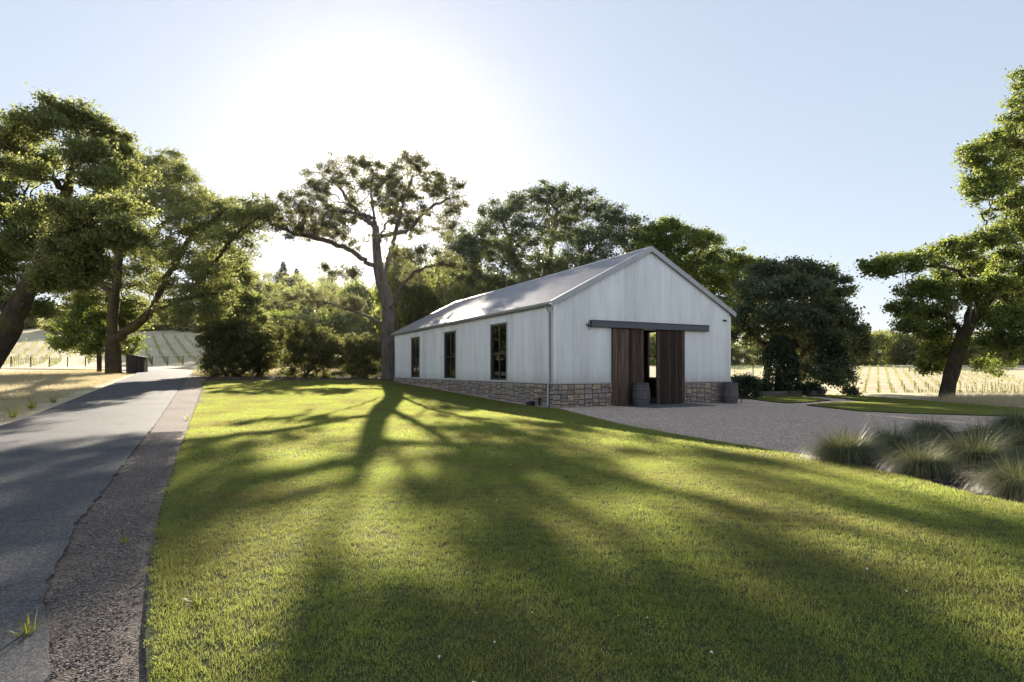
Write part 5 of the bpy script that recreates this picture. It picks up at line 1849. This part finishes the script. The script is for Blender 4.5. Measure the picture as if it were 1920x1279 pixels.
def far_tree(px, Y, wpx, toppy, k, label, group, sink=0.0, name='background_tree', basepy=None):
    p = at(px, Y)
    top = CAMZ - (toppy - HOR) / F * Y
    h = max(2.0, top - p.z + sink)
    W = wpx / F * Y
    pr = FC if k == 'c' else FP[k]
    bw, bh = ((6, 16) if k == 'c' else ((10, 10), (9, 11), (11, 9), (9, 9))[k])
    o = empty(name, (p.x, p.y, p.z - sink), rv.uniform(0, 6.28)); tag(o, label, 'tree', group)
    for nm, me in zip(('trunk', 'crown'), pr):
        c = obj(nm, me, None, o); c.scale = (W / bw * 1.15, W / bw * 1.15, h / bh * 1.08)


# wood behind the central oak and the shrubs
WL = 'leafy tree in the sunlit wood behind the shrubs and the gnarled oak'
for px, Yk, w, top, k in ((500, 108, 80, 552, 3), (555, 112, 90, 555, 2), (610, 96, 100, 545, 3), (665, 92, 100, 540, 2), (520, 124, 90, 532, 0), (585, 122, 90, 530, 1), (640, 110, 110, 525, 3), (700, 90, 110, 545, 0), (470, 120, 90, 545, 1), (530, 84, 90, 590, 2), (590, 80, 90, 585, 3), (650, 78, 90, 585, 2), (480, 88, 80, 590, 3), (700, 74, 80, 590, 3), (755, 64, 110, 505, 2), (810, 66, 110, 500, 3), (860, 62, 100, 505, 0), (905, 70, 110, 520, 1), (760, 76, 120, 480, 0), (840, 80, 130, 490, 2)):
    far_tree(px, Yk, w, top, k, WL, 'trees of the wood behind the lawn', 0.8)
# wooded ridge far behind on the left
RL = 'distant tree on the wooded rise behind the left slope'
for px, Yk, w, top, k in ((440, 165, 60, 515, 0), (470, 175, 60, 508, 1), (500, 180, 60, 512, 0), (560, 180, 70, 515, 1), (610, 185, 70, 520, 0), (420, 170, 60, 540, 1), (390, 165, 60, 560, 0), (350, 168, 60, 575, 1), (320, 172, 60, 570, 0), (290, 170, 60, 580, 1), (260, 168, 60, 585, 0), (225, 172, 60, 580, 1), (185, 176, 60, 575, 0), (150, 172, 60, 580, 1), (110, 170, 60, 575, 0), (70, 176, 60, 570, 1), (30, 172, 60, 575, 0), (-10, 176, 60, 570, 1),
                          (400, 185, 60, 530, 1), (365, 190, 60, 545, 0), (450, 195, 60, 520, 0)):
    far_tree(px, Yk, w, top, k, RL, 'trees on the wooded rise', 2.0)
far_tree(531, 190, 66, 500, 'c', 'tall dark conifer in the skyline gap left of the gnarled oak', 'skyline conifers', 0.5, 'conifer_tree')
far_tree(556, 192, 60, 512, 'c', 'second conifer just right of the tall one in the skyline gap', 'skyline conifers', 0.5, 'conifer_tree')
# tree line beyond the right-hand vineyard
TL = 'tree in the line beyond the vineyard on the right'
for px, Yk, w, top, k in ((1380, 182, 60, 640, 3), (1420, 186, 60, 636, 2), (1600, 182, 64, 634, 0), (1640, 180, 60, 622, 1), (1680, 184, 64, 628, 2), (1720, 182, 60, 632, 0), (1760, 186, 60, 626, 3), (1800, 182, 64, 630, 1), (1845, 184, 60, 634, 0), (1885, 182, 60, 638, 2), (1925, 186, 60, 632, 1), (1560, 186, 60, 640, 1), (1500, 184, 60, 640, 0), (1460, 182, 60, 640, 2), (1660, 196, 70, 620, 0), (1740, 198, 70, 622, 1), (1820, 198, 70, 622, 0), (1620, 198, 60, 626, 2), (1345, 184, 60, 640, 0), (1310, 184, 60, 638, 1), (1275, 182, 60, 636, 2), (1240, 184, 60, 630, 3), (1205, 182, 60, 632, 0), (1225, 194, 60, 622, 1)):
    far_tree(px, Yk, w, top, k, TL, 'trees beyond the right-hand vineyard', 2.0)

# ------------------------------------------------------------------ morning haze
m = MB(); m.box(-1000, 1000, -90, 1650, -8, 75)
hz = m.build('haze', None)
hm, hnt, hb = newmat('morning_haze')
hnt.nodes.remove(hb)
pv = N(hnt, 'ShaderNodeVolumePrincipled')
pv.inputs['Color'].default_value = (0.95, 0.95, 0.95, 1)
pv.inputs['Density'].default_value = 0.00004
pv.inputs['Anisotropy'].default_value = 0.88
hnt.links.new(pv.outputs[0], hnt.nodes['Material Output'].inputs['Volume'])
hz.data.materials.append(hm)
tag(hz, 'thin pale morning haze in the air over the whole place', 'haze', kind='stuff')
